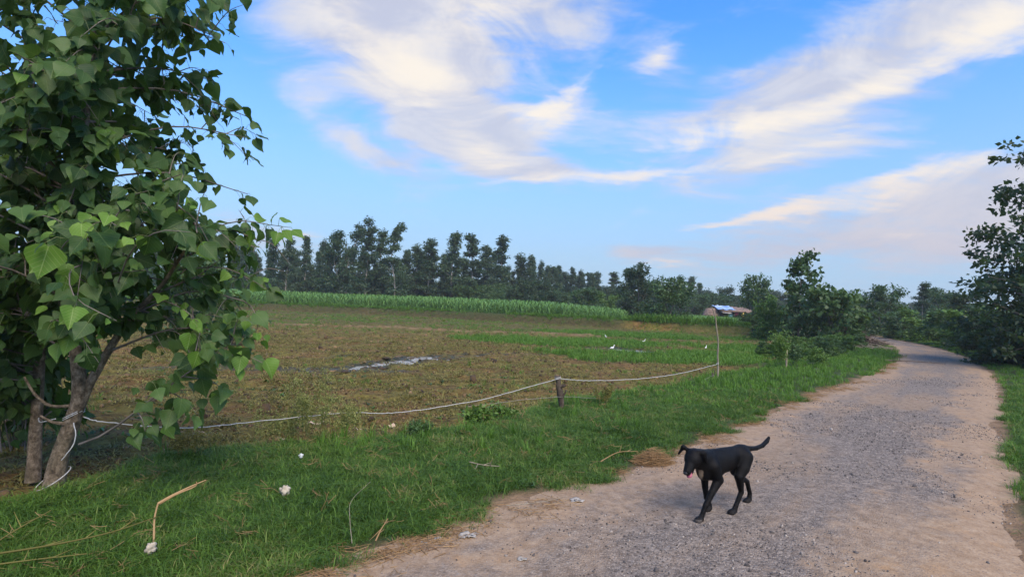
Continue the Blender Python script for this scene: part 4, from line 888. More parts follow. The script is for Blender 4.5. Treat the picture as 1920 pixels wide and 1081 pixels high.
# sprigs of young yellow-green leaves nearer the road
for P, n, sz_ in [([(-3.0, 4.0, 1.62), (-2.80, 3.5, 1.76), (-2.55, 3.34, 1.92), (-2.35, 3.3, 1.99)], 11, 0.165), ([(-2.7, 3.9, 1.62), (-2.35, 3.5, 1.82), (-2.1, 3.35, 1.93), (-1.88, 3.3, 1.93)], 10, 0.125),
                  ([(-3.42, 4.42, 1.05), (-3.25, 4.2, 1.25), (-3.1, 4.1, 1.32), (-2.98, 4.05, 1.25)], 8, 0.12), ([(-3.45, 4.45, 1.3), (-3.3, 4.15, 1.5), (-3.05, 4.0, 1.5), (-2.9, 3.95, 1.42)], 9, 0.12), ([(-3.0, 4.6, 1.45), (-2.7, 4.4, 1.5), (-2.45, 4.25, 1.45), (-2.3, 4.2, 1.36)], 10, 0.12),
                  ([(-3.0, 4.0, 1.75), (-2.72, 3.5, 1.68), (-2.56, 3.35, 1.52), (-2.28, 3.3, 1.40)], 7, 0.12), ([(-2.3, 4.6, 1.55), (-2.05, 4.45, 1.5), (-1.95, 4.4, 1.35), (-1.98, 4.35, 1.22)], 9, 0.13),
                  ([(-2.6, 4.65, 2.05), (-2.2, 4.5, 2.15), (-1.9, 4.4, 2.12), (-1.72, 4.35, 2.10)], 14, 0.12), ([(-2.7, 4.6, 1.75), (-2.3, 4.5, 1.78), (-2.0, 4.4, 1.68), (-1.88, 4.35, 1.62)], 12, 0.12)]:
    leafy_twig(TW, P, 0.006, n, sz_, rg, 0.55, 0.8, 0.3, False)
under(pop, 'branches', TW.mesh('branches', M_WOOD, True))
under(pop, 'petioles', PETS.mesh('petioles', M_PET)); pop.children[-1]['kind'] = 'stuff'
def build_leaves(thing, leaves, n_single):
    cp = np.array([0, 0, 1.6]); a = np.array([l[3] / np.linalg.norm(l[0] - cp) * (1 if -1.0 < l[0][0] / l[0][1] < 0.2 and l[0][2] < 1.6 + 0.55 * l[0][1] else 0.2) for l in leaves])
    order = np.argsort(-a); big = set(order[:n_single].tolist())
    meshes = {}
    Vs = {0: [], 1: []}; 
    for i, (p, ax, nr, L, tint, yg) in enumerate(leaves):
        Vm, UVm, F4, F3 = LM[i % 12]; sd = np.cross(ax, nr)
        if i in big:
            key = (i % 12, yg, int(tint * 2.99))
            if key not in meshes: meshes[key] = mesh_np('leaf', Vm, [F4, F3], M_YOUNG if yg else M_POP, True, {'tint': np.full(len(Vm), (key[2] + 0.5) / 3)}, UVm)
            o = link('leaf', meshes[key], thing)
            mt = Matrix(((sd[0], ax[0], nr[0], p[0]), (sd[1], ax[1], nr[1], p[1]), (sd[2], ax[2], nr[2], p[2]), (0, 0, 0, 1))) @ Matrix.Diagonal((L, L, L, 1))
            o.matrix_parent_inverse = Matrix.Translation(thing.location).inverted(); o.matrix_basis = mt
        else:
            W_ = p + (Vm[:, :1] * sd + Vm[:, 1:2] * ax + Vm[:, 2:] * nr) * L
            Vs[int(yg)].append((W_, UVm, F4, F3, tint))
    for yg, lst in Vs.items():
        if not lst: continue
        n = len(LM[0][0]); V = np.concatenate([q[0] for q in lst]); U = np.concatenate([q[1] for q in lst])
        F4 = np.concatenate([q[2] + n * k for k, q in enumerate(lst)]); F3 = np.concatenate([q[3] + n * k for k, q in enumerate(lst)])
        o = under(thing, 'young_leaves' if yg else 'crown', mesh_np('leaves', V, [F4, F3], M_YOUNG if yg else M_POP, True, {'tint': np.repeat([q[4] for q in lst], n)}, U)); o['kind'] = 'stuff'
print('poplar leaves', len(LEAVES))
build_leaves(pop, LEAVES, 300)

# the second poplar just behind it
pop2 = empty('poplar_tree', (-4.05, 4.93, gz(-4.05, 4.93)), 0, 'second poplar with straight thin trunk, left of and behind the roped one', 'tree')
TRB = [(-4.05, 4.93, -0.10), (-4.05, 4.93, 0.36), (-4.07, 4.95, 0.73), (-4.07, 4.95, 1.05), (-4.14, 5.0, 1.46), (-4.21, 5.0, 1.98), (-4.29, 5.0, 2.54), (-4.37, 5.0, 3.39), (-4.46, 5.0, 4.59)]
V, F = trunk_mesh(TRB, 70, [0.056, 0.047, 0.044, 0.041, 0.037, 0.033, 0.028, 0.022, 0.015, 0.007], 14, 21); under(pop2, 'trunk', mesh_np('trunk', V, F, M_BARK, True))
LEAVES = []; PETS = MB(); TW = MB(); AX = np.array([-4.2, 5.0]); TB = crom(TRB, 60)
for k in range(84):
    p = TB[rg.integers(8, 58)]; a = rg.uniform(0, 2 * pi); L_ = rg.uniform(0.5, 1.1); e_ = rg.uniform(0.0, 0.5)
    if p[2] < 1.2: a = rg.uniform(1.7, 4.7)
    d = np.array([cos(a) * cos(e_), sin(a) * cos(e_), sin(e_)]); Q = leafy_twig(TW, [p, p + d * L_ * 0.5 + [0, 0, 0.05], p + d * L_ + [0, 0, -0.12]], 0.009, 15, 0.135, rg, 0.02, 0.9, 0.1, False)
    for t_ in range(2):
        f = rg.uniform(0.3, 0.95); q = np.array([np.interp(f, np.linspace(0, 1, 9), Q[:, i]) for i in range(3)]); v = unit(d * 0.5 + rg.normal(0, 0.8, 3)) * rg.uniform(0.25, 0.5)
        leafy_twig(TW, [q, q + v * 0.5, q + v + [0, 0, -0.06]], 0.005, 8, 0.13, rg, 0.03, 0.9, 0.15, False)
under(pop2, 'branches', TW.mesh('branches', M_WOOD, True)); under(pop2, 'petioles', PETS.mesh('petioles', M_PET)); pop2.children[-1]['kind'] = 'stuff'
build_leaves(pop2, LEAVES, 150)
print('poplar 2 leaves', len(LEAVES))

# leafy poplar suckers on the field edge behind both trunks
for (bx_, by_, hh, lb) in [(-5.15, 6.0, 1.5, 'low leafy poplar sucker at the left edge behind the second trunk'), (-6.2, 7.2, 1.7, 'taller poplar sucker at the far left, farthest behind the trunks')]:
    sk = empty('poplar_sucker', (bx_, by_, gz(bx_, by_)), 0, lb, 'shrub'); LEAVES = []; PETS = MB(); TW = MB(); AX = np.array([bx_, by_])
    for k in range(15):
        a = k * 2.4; b = np.array([bx_ + rg.normal(0, 0.06), by_ + rg.normal(0, 0.06), -0.15]); L_ = rg.uniform(0.25, 0.6); h_ = hh * rg.uniform(0.45, 1.0); d = np.array([cos(a), sin(a), 0])
        leafy_twig(TW, [b, b + d * L_ * 0.4 + [0, 0, h_ * 0.6], b + d * L_ + [0, 0, h_]], 0.008, 17, 0.13, rg, 0.04, 0.9, 0.15, False)
    under(sk, 'stems', TW.mesh('stems', M_WOOD, True)); under(sk, 'petioles', PETS.mesh('petioles', M_PET)); sk.children[-1]['kind'] = 'stuff'
    build_leaves(sk, LEAVES, 40)

# ------------------------------------------------------------------ fence: stake, pole and ropes
P = [(0.80, 8.39, -0.20), (0.80, 8.39, 0.0), (0.785, 8.39, 0.14), (0.77, 8.40, 0.26), (0.745, 8.39, 0.37), (0.73, 8.39, 0.46), (0.715, 8.39, 0.53)]
st_ = empty('wooden_stake', (0.80, 8.39, gz(0.80, 8.39)), 0, 'short dark knotty wooden stake carrying the white rope', 'stake')
V, F = trunk_mesh(P, 46, [0.034, 0.033, 0.032, 0.038, 0.050, 0.046, 0.034, 0.037, 0.04], 14, 33, 0.16); mb = MB(); mb.add(V, F); mb.add(np.vstack([V[-14:], P[-1]]), [[q, (q + 1) % 14, 14] for q in range(14)])
shaft = under(st_, 'shaft', mb.mesh('shaft', M_POST, True))
mb = MB(); put_tube(mb, crom([(0.80, 8.38, 0.22), (0.835, 8.37, 0.29), (0.85, 8.37, 0.34)], 6), [0.016, 0.015, 0.014, 0.012, 0.011, 0.009], 7); link('side_snag', mb.mesh('snag', M_POST, True), shaft)
mb = MB(); put_tube(mb, crom([(0.77, 8.37, 0.38), (0.815, 8.35, 0.40), (0.84, 8.35, 0.40)], 5), [0.026, 0.024, 0.022, 0.018, 0.012], 7); link('knot', mb.mesh('knot', M_POST, True), shaft)
pl = empty('bent_pole', (4.73, 12.93, gz(4.73, 12.93)), 0, 'tall thin crooked pole with bent top at the far end of the rope', 'pole')
mb = MB(); put_tube(mb, crom([(4.73, 12.93, -0.25), (4.73, 12.93, 0.0), (4.74, 12.94, 0.28), (4.715, 12.92, 0.55), (4.72, 12.93, 0.87), (4.665, 12.93, 1.22), (4.64, 12.92, 1.40), (4.56, 12.93, 1.64)], 30), np.linspace(0.022, 0.012, 30) * (1 + 0.18 * np.sin(np.arange(30) * 1.9)), 8)
shaft = under(pl, 'shaft', mb.mesh('shaft', M_STICK, True))
mb = MB(); put_tube(mb, [(4.60, 12.93, 1.52), (4.58, 12.94, 1.60), (4.53, 12.94, 1.65)], [0.008, 0.007, 0.004], 5); link('twig', mb.mesh('twig', M_STICK), shaft)
stb = empty('wooden_stub', (4.60, 12.86, gz(4.60, 12.86)), 0, 'short dark broken stub right beside the foot of the crooked pole', 'stub')
mb = MB(); put_tube(mb, crom([(4.60, 12.86, -0.25), (4.60, 12.86, 0.05), (4.585, 12.86, 0.18)], 8), [0.03, 0.03, 0.028, 0.026, 0.027, 0.024, 0.02, 0.012], 8); under(stb, 'shaft', mb.mesh('shaft', M_POST, True))
mb = MB(); put_tube(mb, [(4.63, 12.88, -0.2), (4.635, 12.88, 0.1), (4.65, 12.88, 0.24)], [0.014, 0.012, 0.006], 6); under(stb, 'splinter', mb.mesh('splinter', M_POST))
def rope(P, r, n, seed, amp=0.006):
    rg = np.random.default_rng(seed); Q = crom(P, n); Q = Q + rg.normal(0, amp, Q.shape) * np.array([1, 1, 0.7]); mb = MB(); put_tube(mb, Q, r, 6); return mb
def ring(c, r, nturn, seed, tilt=(0.1, 0.1)):
    th = np.linspace(0, 2 * pi * nturn, 26 * nturn); q = np.stack([np.cos(th) * r, np.sin(th) * r, np.cos(th) * tilt[0] * r + np.sin(th) * tilt[1] * r + th * 0.0022], 1) + np.array(c); mb = MB(); put_tube(mb, q, 0.0032, 6); return mb
rp = empty('fence_rope', (-3.3, 4.4, 0.56), 0, 'long white rope slung from the near poplar past the stake to the pole', 'rope')
ROPE = [(-3.27, 4.42, 0.58), (-3.14, 4.5, 0.53), (-2.79, 5.0, 0.39), (-2.39, 5.7, 0.325), (-1.8, 6.4, 0.285), (-1.45, 6.7, 0.235), (-1.12, 7.0, 0.222), (-0.37, 7.6, 0.275), (0.15, 8.0, 0.37), (0.725, 8.335, 0.50)]
under(rp, 'near_span', rope(ROPE, 0.0044, 90, 1, 0.003).mesh('rope', M_ROPE, True))
under(rp, 'far_span', rope([(0.725, 8.335, 0.50), (1.3, 9.0, 0.40), (2.35, 10.2, 0.31), (3.5, 11.55, 0.285), (4.70, 12.905, 0.36)], 0.0052, 60, 2, 0.003).mesh('rope', M_ROPE, True))
under(rp, 'trunk_loop', ring((-3.375, 4.46, 0.575), 0.068, 2, 3, (0.5, 0.15)).mesh('loop', M_ROPE, True))
under(rp, 'stake_loop', ring((0.722, 8.39, 0.495), 0.043, 2, 3).mesh('loop', M_ROPE, True))
under(rp, 'pole_loop', ring((4.725, 12.93, 0.355), 0.026, 3, 4).mesh('loop', M_ROPE, True))
mb = rope([(-3.45, 4.38, 0.57), (-3.62, 4.48, 0.52), (-3.85, 4.72, 0.46), (-3.99, 4.88, 0.45)], 0.0045, 14, 5, 0.002); under(rp, 'tail', mb.mesh('rope', M_ROPE, True))
mb = rope([(-3.31, 4.37, 0.55), (-3.27, 4.35, 0.44), (-3.31, 4.34, 0.33), (-3.36, 4.34, 0.27)], 0.004, 12, 6, 0.002); under(rp, 'loose_end', mb.mesh('rope', M_ROPE, True))
lr = empty('lower_rope', (0.78, 8.34, 0.24), 0, 'thin sagging lower rope between the stake and the pole, mostly near the ground', 'rope')
under(lr, 'strand', rope([(-0.55, 7.4, 0.215), (0.06, 7.95, 0.215), (0.775, 8.33, 0.24), (1.5, 9.2, 0.10), (2.4, 10.3, 0.0), (3.4, 11.5, -0.02), (4.1, 12.35, 0.02), (4.62, 12.85, 0.12)], 0.0026, 90, 7, 0.004).mesh('rope', M_OLDROPE, True))
bl_ = empty('rope_loop', (-3.49, 4.44, 0.05), 0, 'loose white rope loop lying round the foot of the near poplar', 'rope')
th = np.linspace(0, 2 * pi, 40); q = np.stack([-3.485 + 0.108 * np.cos(th), 4.43 + 0.10 * np.sin(th), 0.10 + 0.05 * np.cos(th) + 0.05 * np.sin(th)], 1); mb = MB(); put_tube(mb, q, 0.0038, 6); under(bl_, 'strand', mb.mesh('loop', M_ROPE, True))
mk = empty('marker_post', (7.72, 15.9, gz(7.72, 15.9)), 0, 'small pale upright marker post beside the feathery weed', 'post')
mb = MB(); put_tube(mb, [(7.72, 15.9, -0.2), (7.72, 15.9, 0.1), (7.725, 15.9, 0.42), (7.73, 15.9, 0.52)], [0.026, 0.026, 0.024, 0.018], 9); shaft = under(mk, 'shaft', mb.mesh('shaft', M_STICK, True))
mb = MB(); put_tube(mb, [(7.725, 15.9, 0.50), (7.73, 15.9, 0.55)], [0.020, 0.012], 9); link('cap', mb.mesh('cap', M_STICK, True), shaft)

# ------------------------------------------------------------------ hut across the field
M_THATCH = plain('brown_thatch', (0.13, 0.085, 0.062), (0.30, 0.215, 0.165), 5, 0.95, 0.5, 0.03, stretch=(0.3, 1, 3))
M_TARP = plain('blue_tarpaulin', (0.10, 0.22, 0.50), (0.55, 0.66, 0.80), 1.6, 0.45, 0.4, 0.03)
M_INNER = plain('dark_cloth', (0.03, 0.028, 0.03), (0.07, 0.06, 0.06), 3, 0.95, 0.3)
M_RED = plain('dark_red_cloth', (0.20, 0.03, 0.05), (0.30, 0.05, 0.08), 3, 0.9, 0.3)
M_YEL = plain('yellow_sack', (0.55, 0.38, 0.05), (0.70, 0.52, 0.10), 3, 0.8, 0.3)
M_TEAL = plain('teal_sheet', (0.06, 0.16, 0.17), (0.10, 0.24, 0.24), 3, 0.7, 0.3)
HX, HY = 26.0, 70.0
hut = empty('thatched_hut', (HX, HY, gz(HX, HY)), 0, 'low brown thatched hut with blue tarpaulin on the roof across the field', 'hut')
hz0 = gz(HX, HY)
def hp(name, mb, m, sm=False): return under(hut, name, mb.mesh(name, m, sm))
# rounded straw stack on the left: one layer above another
for k in range(6):
    th = np.linspace(0, 2 * pi, 28, endpoint=False); r0_ = 1.15 * math.cos(k / 6 * 1.25) ** 0.8; r1_ = 1.15 * math.cos((k + 0.8) / 6 * 1.25) ** 0.8
    z0, z1 = hz0 + k * 0.28, hz0 + (k + 0.96) * 0.28
    rgk = np.random.default_rng(k); j1 = 1 + rgk.normal(0, 0.03, 28)
    A = np.stack([HX - 1.45 + np.cos(th) * (r0_ + 0.06) * j1, HY + np.sin(th) * (r0_ + 0.06) * 0.9, np.full(28, z0)], 1); B = np.stack([HX - 1.45 + np.cos(th) * r1_ * j1, HY + np.sin(th) * r1_ * 0.9, np.full(28, z1)], 1)
    mb = MB(); mb.add(np.vstack([A, B, [[HX - 1.45, HY, z1]]]), [[q, (q + 1) % 28, 28 + (q + 1) % 28, 28 + q] for q in range(28)]); mb.add(np.vstack([B, [[HX - 1.45, HY, z1 + 0.02]]]), [[q, (q + 1) % 28, 28] for q in range(28)])
    hp('thatch_layer', mb, M_THATCH)
mb = MB(); box(mb, (HX + 1.05, HY + 0.6, hz0 + 0.75), (3.6, 1.2, 1.5)); hp('back_wall', mb, M_INNER)
def slab(name, x0, x1, y0, y1, zf, zb, mat, nxx=14, seed=0, th_=0.05, sag=0.05):
    rgk = np.random.default_rng(seed); xs2 = np.linspace(x0, x1, nxx); ys2 = np.linspace(y0, y1, 5); X2, Y2 = np.meshgrid(xs2, ys2, indexing='ij'); Z2 = zf + (zb - zf) * (Y2 - y0) / (y1 - y0) + rgk.normal(0, sag, X2.shape)
    n = X2.size; V = np.vstack([np.stack([X2.ravel(), Y2.ravel(), Z2.ravel()], 1), np.stack([X2.ravel(), Y2.ravel(), Z2.ravel() - th_], 1)])
    F = [[a * 5 + b, (a + 1) * 5 + b, (a + 1) * 5 + b + 1, a * 5 + b + 1] for a in range(nxx - 1) for b in range(4)]; F2 = [[f[3] + n, f[2] + n, f[1] + n, f[0] + n] for f in F]
    F3 = [[a * 5, a * 5 + n, (a + 1) * 5 + n, (a + 1) * 5] for a in range(nxx - 1)]; F4_ = [[b, b + 1, b + 1 + n, b + n] for b in range(4)] + [[(nxx - 1) * 5 + b, (nxx - 1) * 5 + b + n, (nxx - 1) * 5 + b + 1 + n, (nxx - 1) * 5 + b + 1] for b in range(4)]
    mb = MB(); mb.add(V, F + F2 + F3 + F4_); return hp(name, mb, mat, True)
roof = slab('roof', HX - 0.6, HX + 3.2, HY - 1.3, HY + 1.4, hz0 + 1.45, hz0 + 1.95, M_THATCH, 16, 3, 0.16)
tarp = slab('tarpaulin', HX - 1.0, HX + 1.15, HY - 1.25, HY + 1.2, hz0 + 1.58, hz0 + 2.06, M_TARP, 12, 4, 0.02, 0.045)
tarp.parent = roof; tarp.matrix_parent_inverse = Matrix.Identity(4)
for px_ in (-0.3, 1.0, 2.1, 3.0):
    mb = MB(); put_tube(mb, [(HX + px_, HY - 1.15, hz0 - 0.1), (HX + px_ + 0.03, HY - 1.15, hz0 + 0.8), (HX + px_, HY - 1.15, hz0 + 1.46)], 0.035, 6); hp('post', mb, M_POST)
mb = MB(); box(mb, (HX + 0.62, HY - 0.9, hz0 + 0.7), (0.5, 0.06, 1.1)); hp('hanging_sheet', mb, M_TEAL)
mb = MB(); box(mb, (HX + 1.35, HY - 1.0, hz0 + 1.15), (0.5, 0.06, 0.5)); hp('red_cloth', mb, M_RED)
mb = MB(); box(mb, (HX + 2.0, HY - 1.2, hz0 + 1.02), (0.32, 0.14, 0.46), 0, 0, 0.1); hp('yellow_sack', mb, M_YEL)
slab('awning', HX - 0.55, HX + 0.55, HY - 1.55, HY - 0.6, hz0 + 1.15, hz0 + 1.42, M_CARD, 8, 6, 0.02, 0.02)

# brushwood pile beside the road bend
def pile(name, x, y, a, b, h, n, mat, label, L=0.9, r=0.012, seed=0, cat='brushwood', sides=4):
    rg = np.random.default_rng(seed); z_ = gz(x, y); e = empty(name, (x, y, z_), 0, label, cat); mb = MB()
    for k in range(n):
        rr_ = math.sqrt(rg.random()); t = rg.uniform(0, 2 * pi); cx = rr_ * cos(t) * a; cy = rr_ * sin(t) * b; zt = h * (1 - rr_ ** 2) * rg.random()
        an = rg.normal(0.2, 0.9); l = L * rg.uniform(0.4, 1.1) / 2; d = np.array([cos(an), sin(an), rg.normal(0, 0.16)]) * l; c_ = np.array([x + cx, y + cy, z_ + zt + 0.02])
        put_tube(mb, [c_ - d, c_ + rg.normal(0, l * 0.1, 3), c_ + d + [0, 0, rg.normal(0, 0.06) * L]], [r, r * 0.8, r * 0.3], sides, rg.random())
    under(e, 'sticks', mb.mesh('sticks', mat)); e.children[0]['kind'] = 'stuff'; return e
pile('brushwood_pile', 17.7, 29.6, 1.45, 0.9, 0.75, 380, M_BRUSH, 'dark heap of cut brushwood beside the road bend', 1.5, 0.02, 41)
pile('stick_litter', 16.8, 27.3, 1.5, 0.9, 0.12, 150, M_STICK, 'pale sticks scattered flat in front of the brushwood heap', 0.9, 0.014, 42)
pile('straw_heap', 13.1, 27.6, 1.1, 0.6, 0.22, 160, M_STRAW, 'low straw heap on the field left of the sapling', 0.6, 0.012, 44, 'straw')
pile('straw_heap', 1.56, 6.00, 0.20, 0.14, 0.15, 620, M_STRAW, 'loose brown straw heap at the grass edge behind the dog', 0.17, 0.0022, 43, 'straw', 3)
pile('straw_heap', 1.02, 5.62, 0.20, 0.12, 0.015, 90, M_STRAW, 'thin flat scatter of straw at the road edge left of the loose straw heap', 0.2, 0.002, 45, 'straw', 3)

# ------------------------------------------------------------------ small things on the verge and road edge
def paper_fan(seed, r):
    """a crumpled sheet: a creased, dented lump"""
    import bmesh
    rg = np.random.default_rng(seed); bm = bmesh.new(); bmesh.ops.create_icosphere(bm, subdivisions=3, radius=1.0)
    V = np.array([v.co[:] for v in bm.verts]); F = np.array([[v.index for v in f.verts] for f in bm.faces]); bm.free()
    k = np.full(len(V), 0.75)
    for q in range(7):
        u = unit(rg.normal(0, 1, 3)); k += rg.uniform(0.12, 0.26) * (np.abs(np.sin(rg.uniform(3, 7) * (V @ u) + rg.uniform(0, 6))) - 0.6)
    k += rg.normal(0, 0.06, len(V))
    V = V * k[:, None] * np.array([1.0, 0.7, 1.15]) * r; V[:, 2] += 0.5 * r; return V, F
def torn_sheet(seed, r):
    """a flat torn piece with ragged outline, curled corners and some thickness"""
    rg = np.random.default_rng(seed); n = 22; th = np.linspace(0, 2 * pi, n, endpoint=False); rr_ = r * (1 + rg.normal(0, 0.13, n)) / np.maximum(np.abs(np.cos(th)), np.abs(np.sin(th)) * 1.5) ** 0.8
    rings = []; ph = rg.uniform(0, 6)
    for f in (0.35, 0.7, 1.0):
        x = np.cos(th) * rr_ * f; y = np.sin(th) * rr_ * f; z = 0.006 + r * (0.22 * f ** 3 * np.clip(np.sin(2 * th + ph), 0, 1) + rg.normal(0, 0.03, n)); rings.append(np.stack([x, y, z], 1))
    V = np.vstack(rings + [[[0, 0, 0.008]]]); m = len(V); V = np.vstack([V, V - [0, 0, 0.004]])
    F4 = [[a * n + b, a * n + (b + 1) % n, (a + 1) * n + (b + 1) % n, (a + 1) * n + b] for a in range(2) for b in range(n)]; F4 = F4 + [[q + m for q in f[::-1]] for f in F4] + [[2 * n + b, 2 * n + (b + 1) % n, m + 2 * n + (b + 1) % n, m + 2 * n + b] for b in range(n)]
    F3 = [[b, (b + 1) % n, 3 * n] for b in range(n)]; F3 = F3 + [[q + m for q in f[::-1]] for f in F3]
    return V, [np.array(F4), np.array(F3)]
def litter(name, x, y, seed, r, mat, label, cat, fan=False, dz=0.0, rz=0.0):
    V, F = paper_fan(seed, r) if fan else torn_sheet(seed, r); o = link(name, mesh_np(name, V, F, mat), None, (x, y, sz(x, y) + dz)); o.rotation_euler = (0, 0, rz); return tag(o, label, cat)
litter('crumpled_paper', -1.66, 4.35, 1, 0.042, M_PAPER, 'crumpled cream paper ball standing in the verge grass', 'litter', True, 0.055, 0.3)
litter('crumpled_paper', -2.05, 3.36, 2, 0.036, M_PAPER, 'grey cream crumpled paper at the foot of the bent dry stalk', 'litter', True, 0.04, 0.9)
litter('crumpled_plastic', -1.89, 5.30, 3, 0.022, M_PLASTIC, 'small white plastic scrap in the grass below the feathery weeds', 'litter', True, 0.06, 0.0)
litter('torn_card', -0.235, 3.95, 4, 0.062, M_CARD, 'largest flat torn grey card at the road edge', 'litter')
litter('torn_card', -0.44, 3.93, 5, 0.026, M_CARD, 'small grey card scrap left of the largest torn card', 'litter')
litter('torn_card', -0.52, 3.84, 8, 0.022, M_CARD, 'smallest grey card scrap, farthest left at the grass edge', 'litter')
litter('torn_card', 0.60, 4.71, 6, 0.055, M_CARD, 'pale flat scrap pressed into the road left of the dog', 'litter')
litter('torn_card', 0.13, 3.62, 7, 0.030, M_CARD, 'small pale flake on the gravel right of the largest torn card', 'litter')
# bent dry maize stalk
st_ = empty('dry_stalk', (-2.1, 3.5, gz(-2.1, 3.5)), 0, 'bent tan dry maize stalk leaning out of the verge grass', 'stalk')
mb = MB(); put_tube(mb, crom([(-2.09, 3.45, 0.02), (-2.115, 3.49, 0.10), (-2.135, 3.52, 0.19), (-2.13, 3.54, 0.275)], 10), np.linspace(0.007, 0.005, 10), 7, 0.9); under(st_, 'lower_stem', mb.mesh('stem', M_STRAW, True))
mb = MB(); put_tube(mb, crom([(-2.13, 3.54, 0.272), (-2.08, 3.58, 0.305), (-2.0, 3.64, 0.345), (-1.925, 3.70, 0.375)], 10), np.linspace(0.009, 0.003, 10), 6, 0.95); under(st_, 'folded_leaf', mb.mesh('leaf', M_STRAW, True))
mb = MB(); put_tube(mb, crom([(-2.125, 3.545, 0.27), (-2.05, 3.60, 0.315), (-1.97, 3.655, 0.345), (-1.965, 3.66, 0.375)], 8), np.linspace(0.008, 0.003, 8), 5, 0.7); under(st_, 'husk', mb.mesh('husk', M_STRAW, True))
def lying_stem(name, P, r, label, mat=None, side=True, seed=0):
    e = empty(name, (P[0][0], P[0][1], sz(P[0][0], P[0][1])), 0, label, 'stem'); mb = MB(); put_tube(mb, crom(P, 16), np.linspace(r, r * 0.45, 16), 5, 0.4); under(e, 'stem', mb.mesh('stem', mat or M_STRAW, True))
    if side:
        Q = crom(P, 16); rgk = np.random.default_rng(seed)
        for q in (5, 8, 11):
            mb = MB(); put_tube(mb, [Q[q], Q[q] + unit(Q[q + 1] - Q[q] + rgk.normal(0, 0.03, 3)) * 0.10], [r * 0.7, r * 0.2], 4, 0.6); under(e, 'side_leaf', mb.mesh('side_leaf', mat or M_STRAW))
    return e
lying_stem('fallen_stem', [(-2.9, 3.05, 0.12), (-2.55, 3.2, 0.14), (-2.3, 3.36, 0.16), (-2.12, 3.52, 0.2)], 0.007, 'long pale green stem lying over the grass to the bent dry stalk', M_OLIVE, True, 1)
lying_stem('fallen_stem', [(-3.0, 2.95, 0.08), (-2.6, 3.1, 0.10), (-2.32, 3.22, 0.10)], 0.006, 'second pale stem lying below the long one at lower left', M_OLIVE, True, 2)
lying_stem('fallen_stem', [(-2.88, 3.15, 0.10), (-2.76, 3.28, 0.2), (-2.66, 3.38, 0.27)], 0.006, 'short pale stem sticking up at the lower left corner', M_OLIVE, True, 3)
lying_stem('dry_twig', [(-0.94, 3.60, 0.05), (-1.0, 3.75, 0.14), (-1.04, 3.92, 0.20), (-0.97, 4.15, 0.26)], 0.0024, 'thin upright curved twig in the grass near the road edge', M_STICK, False)
lying_stem('dry_twig', [(-0.32, 5.1, 0.16), (-0.2, 5.06, 0.15), (-0.05, 5.07, 0.14)], 0.006, 'pale short twig lying on the middle of the verge', M_STICK, True, 5)
lying_stem('dry_twig', [(0.02, 4.42, 0.03), (0.28, 4.52, 0.03), (0.52, 4.68, 0.03)], 0.004, 'thin brown twig lying along the road edge', M_STICK, False)
lying_stem('dry_twig', [(0.95, 5.72, 0.04), (1.15, 5.86, 0.10), (1.38, 5.98, 0.09)], 0.005, 'pale forked twig left of the straw heap', M_STRAW, True, 6)
lying_stem('dry_twig', [(-0.82, 3.72, 0.02), (-0.80, 3.78, 0.07), (-0.77, 3.84, 0.12)], 0.006, 'short tan split stem at the grass edge', M_STRAW, True, 7)
lying_stem('dry_twig', [(13.3, 20.2, 0.03), (14.2, 20.0, 0.04), (15.0, 19.6, 0.03)], 0.02, 'dark twig lying across the road before the bend', M_BRUSH, True, 8)
# fallen leaves on the field edge
Vd, Ud, F4d, F3d = LM[2]
dl = [mesh_np('dry_leaf', LM[k][0] * np.array([1, 1, 2.2]), [LM[k][2], LM[k][3]], M_DRYLEAF, True, None, LM[k][1]) for k in range(4)]
rg = np.random.default_rng(91); k = 0
while k < 26:
    x = rg.uniform(-4.2, 1.5); y = rg.uniform(4.9, 8.4)
    if masks(np.array([x]), np.array([y]))[2][0] < 0.5 or abs(x) > 0.9 * y: continue
    o = link('dry_leaf', dl[k % 4], None, (x, y, gz(x, y) + 0.012)); s_ = rg.uniform(0.06, 0.12); o.scale = (s_, s_, s_); o.rotation_euler = (rg.normal(0, 0.25), rg.normal(0, 0.25), rg.uniform(0, 6.28))
    tag(o, 'pale dry fallen leaf lying on the brown field near the rope', 'leaf', 'dry leaves on the field'); k += 1

# ------------------------------------------------------------------ cattle egrets in the wet grass
pr = [('e', (0, 0, 0.20), (0.105, 0.052, 0.058)), ('c', (-0.08, 0, 0.19), (-0.15, 0, 0.165), 0.035, 0.012), ('c', (0.07, 0, 0.225), (0.115, 0, 0.27), 0.03, 0.022), ('c', (0.115, 0, 0.27), (0.105, 0, 0.325), 0.022, 0.018), ('c', (0.105, 0, 0.325), (0.135, 0, 0.365), 0.018, 0.02), ('e', (0.145, 0, 0.37), (0.034, 0.022, 0.022))]
EV, EF = sd_mesh(pr, 0.02, (-0.20, -0.09, 0.10), (0.22, 0.09, 0.42), 0.011)
body_me = mesh_np('egret_body', EV, EF, M_EGRET, True)
mb = MB(); put_tube(mb, [(0.165, 0, 0.37), (0.20, 0, 0.366), (0.235, 0, 0.358)], [0.011, 0.008, 0.002], 6); bill_me = mb.mesh('bill', M_BILL, True)
legs_me = []
for sgn in (-1, 1):
    mb = MB(); put_tube(mb, [(0.0, 0.022 * sgn, 0.16), (0.012, 0.022 * sgn, 0.09), (0.0, 0.022 * sgn, 0.0)], [0.009, 0.006, 0.005], 5)
    for a in (-0.5, 0, 0.5, pi): put_tube(mb, [(0, 0.022 * sgn, 0.005), (0.045 * cos(a), 0.022 * sgn + 0.045 * sin(a), 0.003)], [0.004, 0.002], 4)
    legs_me.append(mb.mesh('leg', M_LEG))
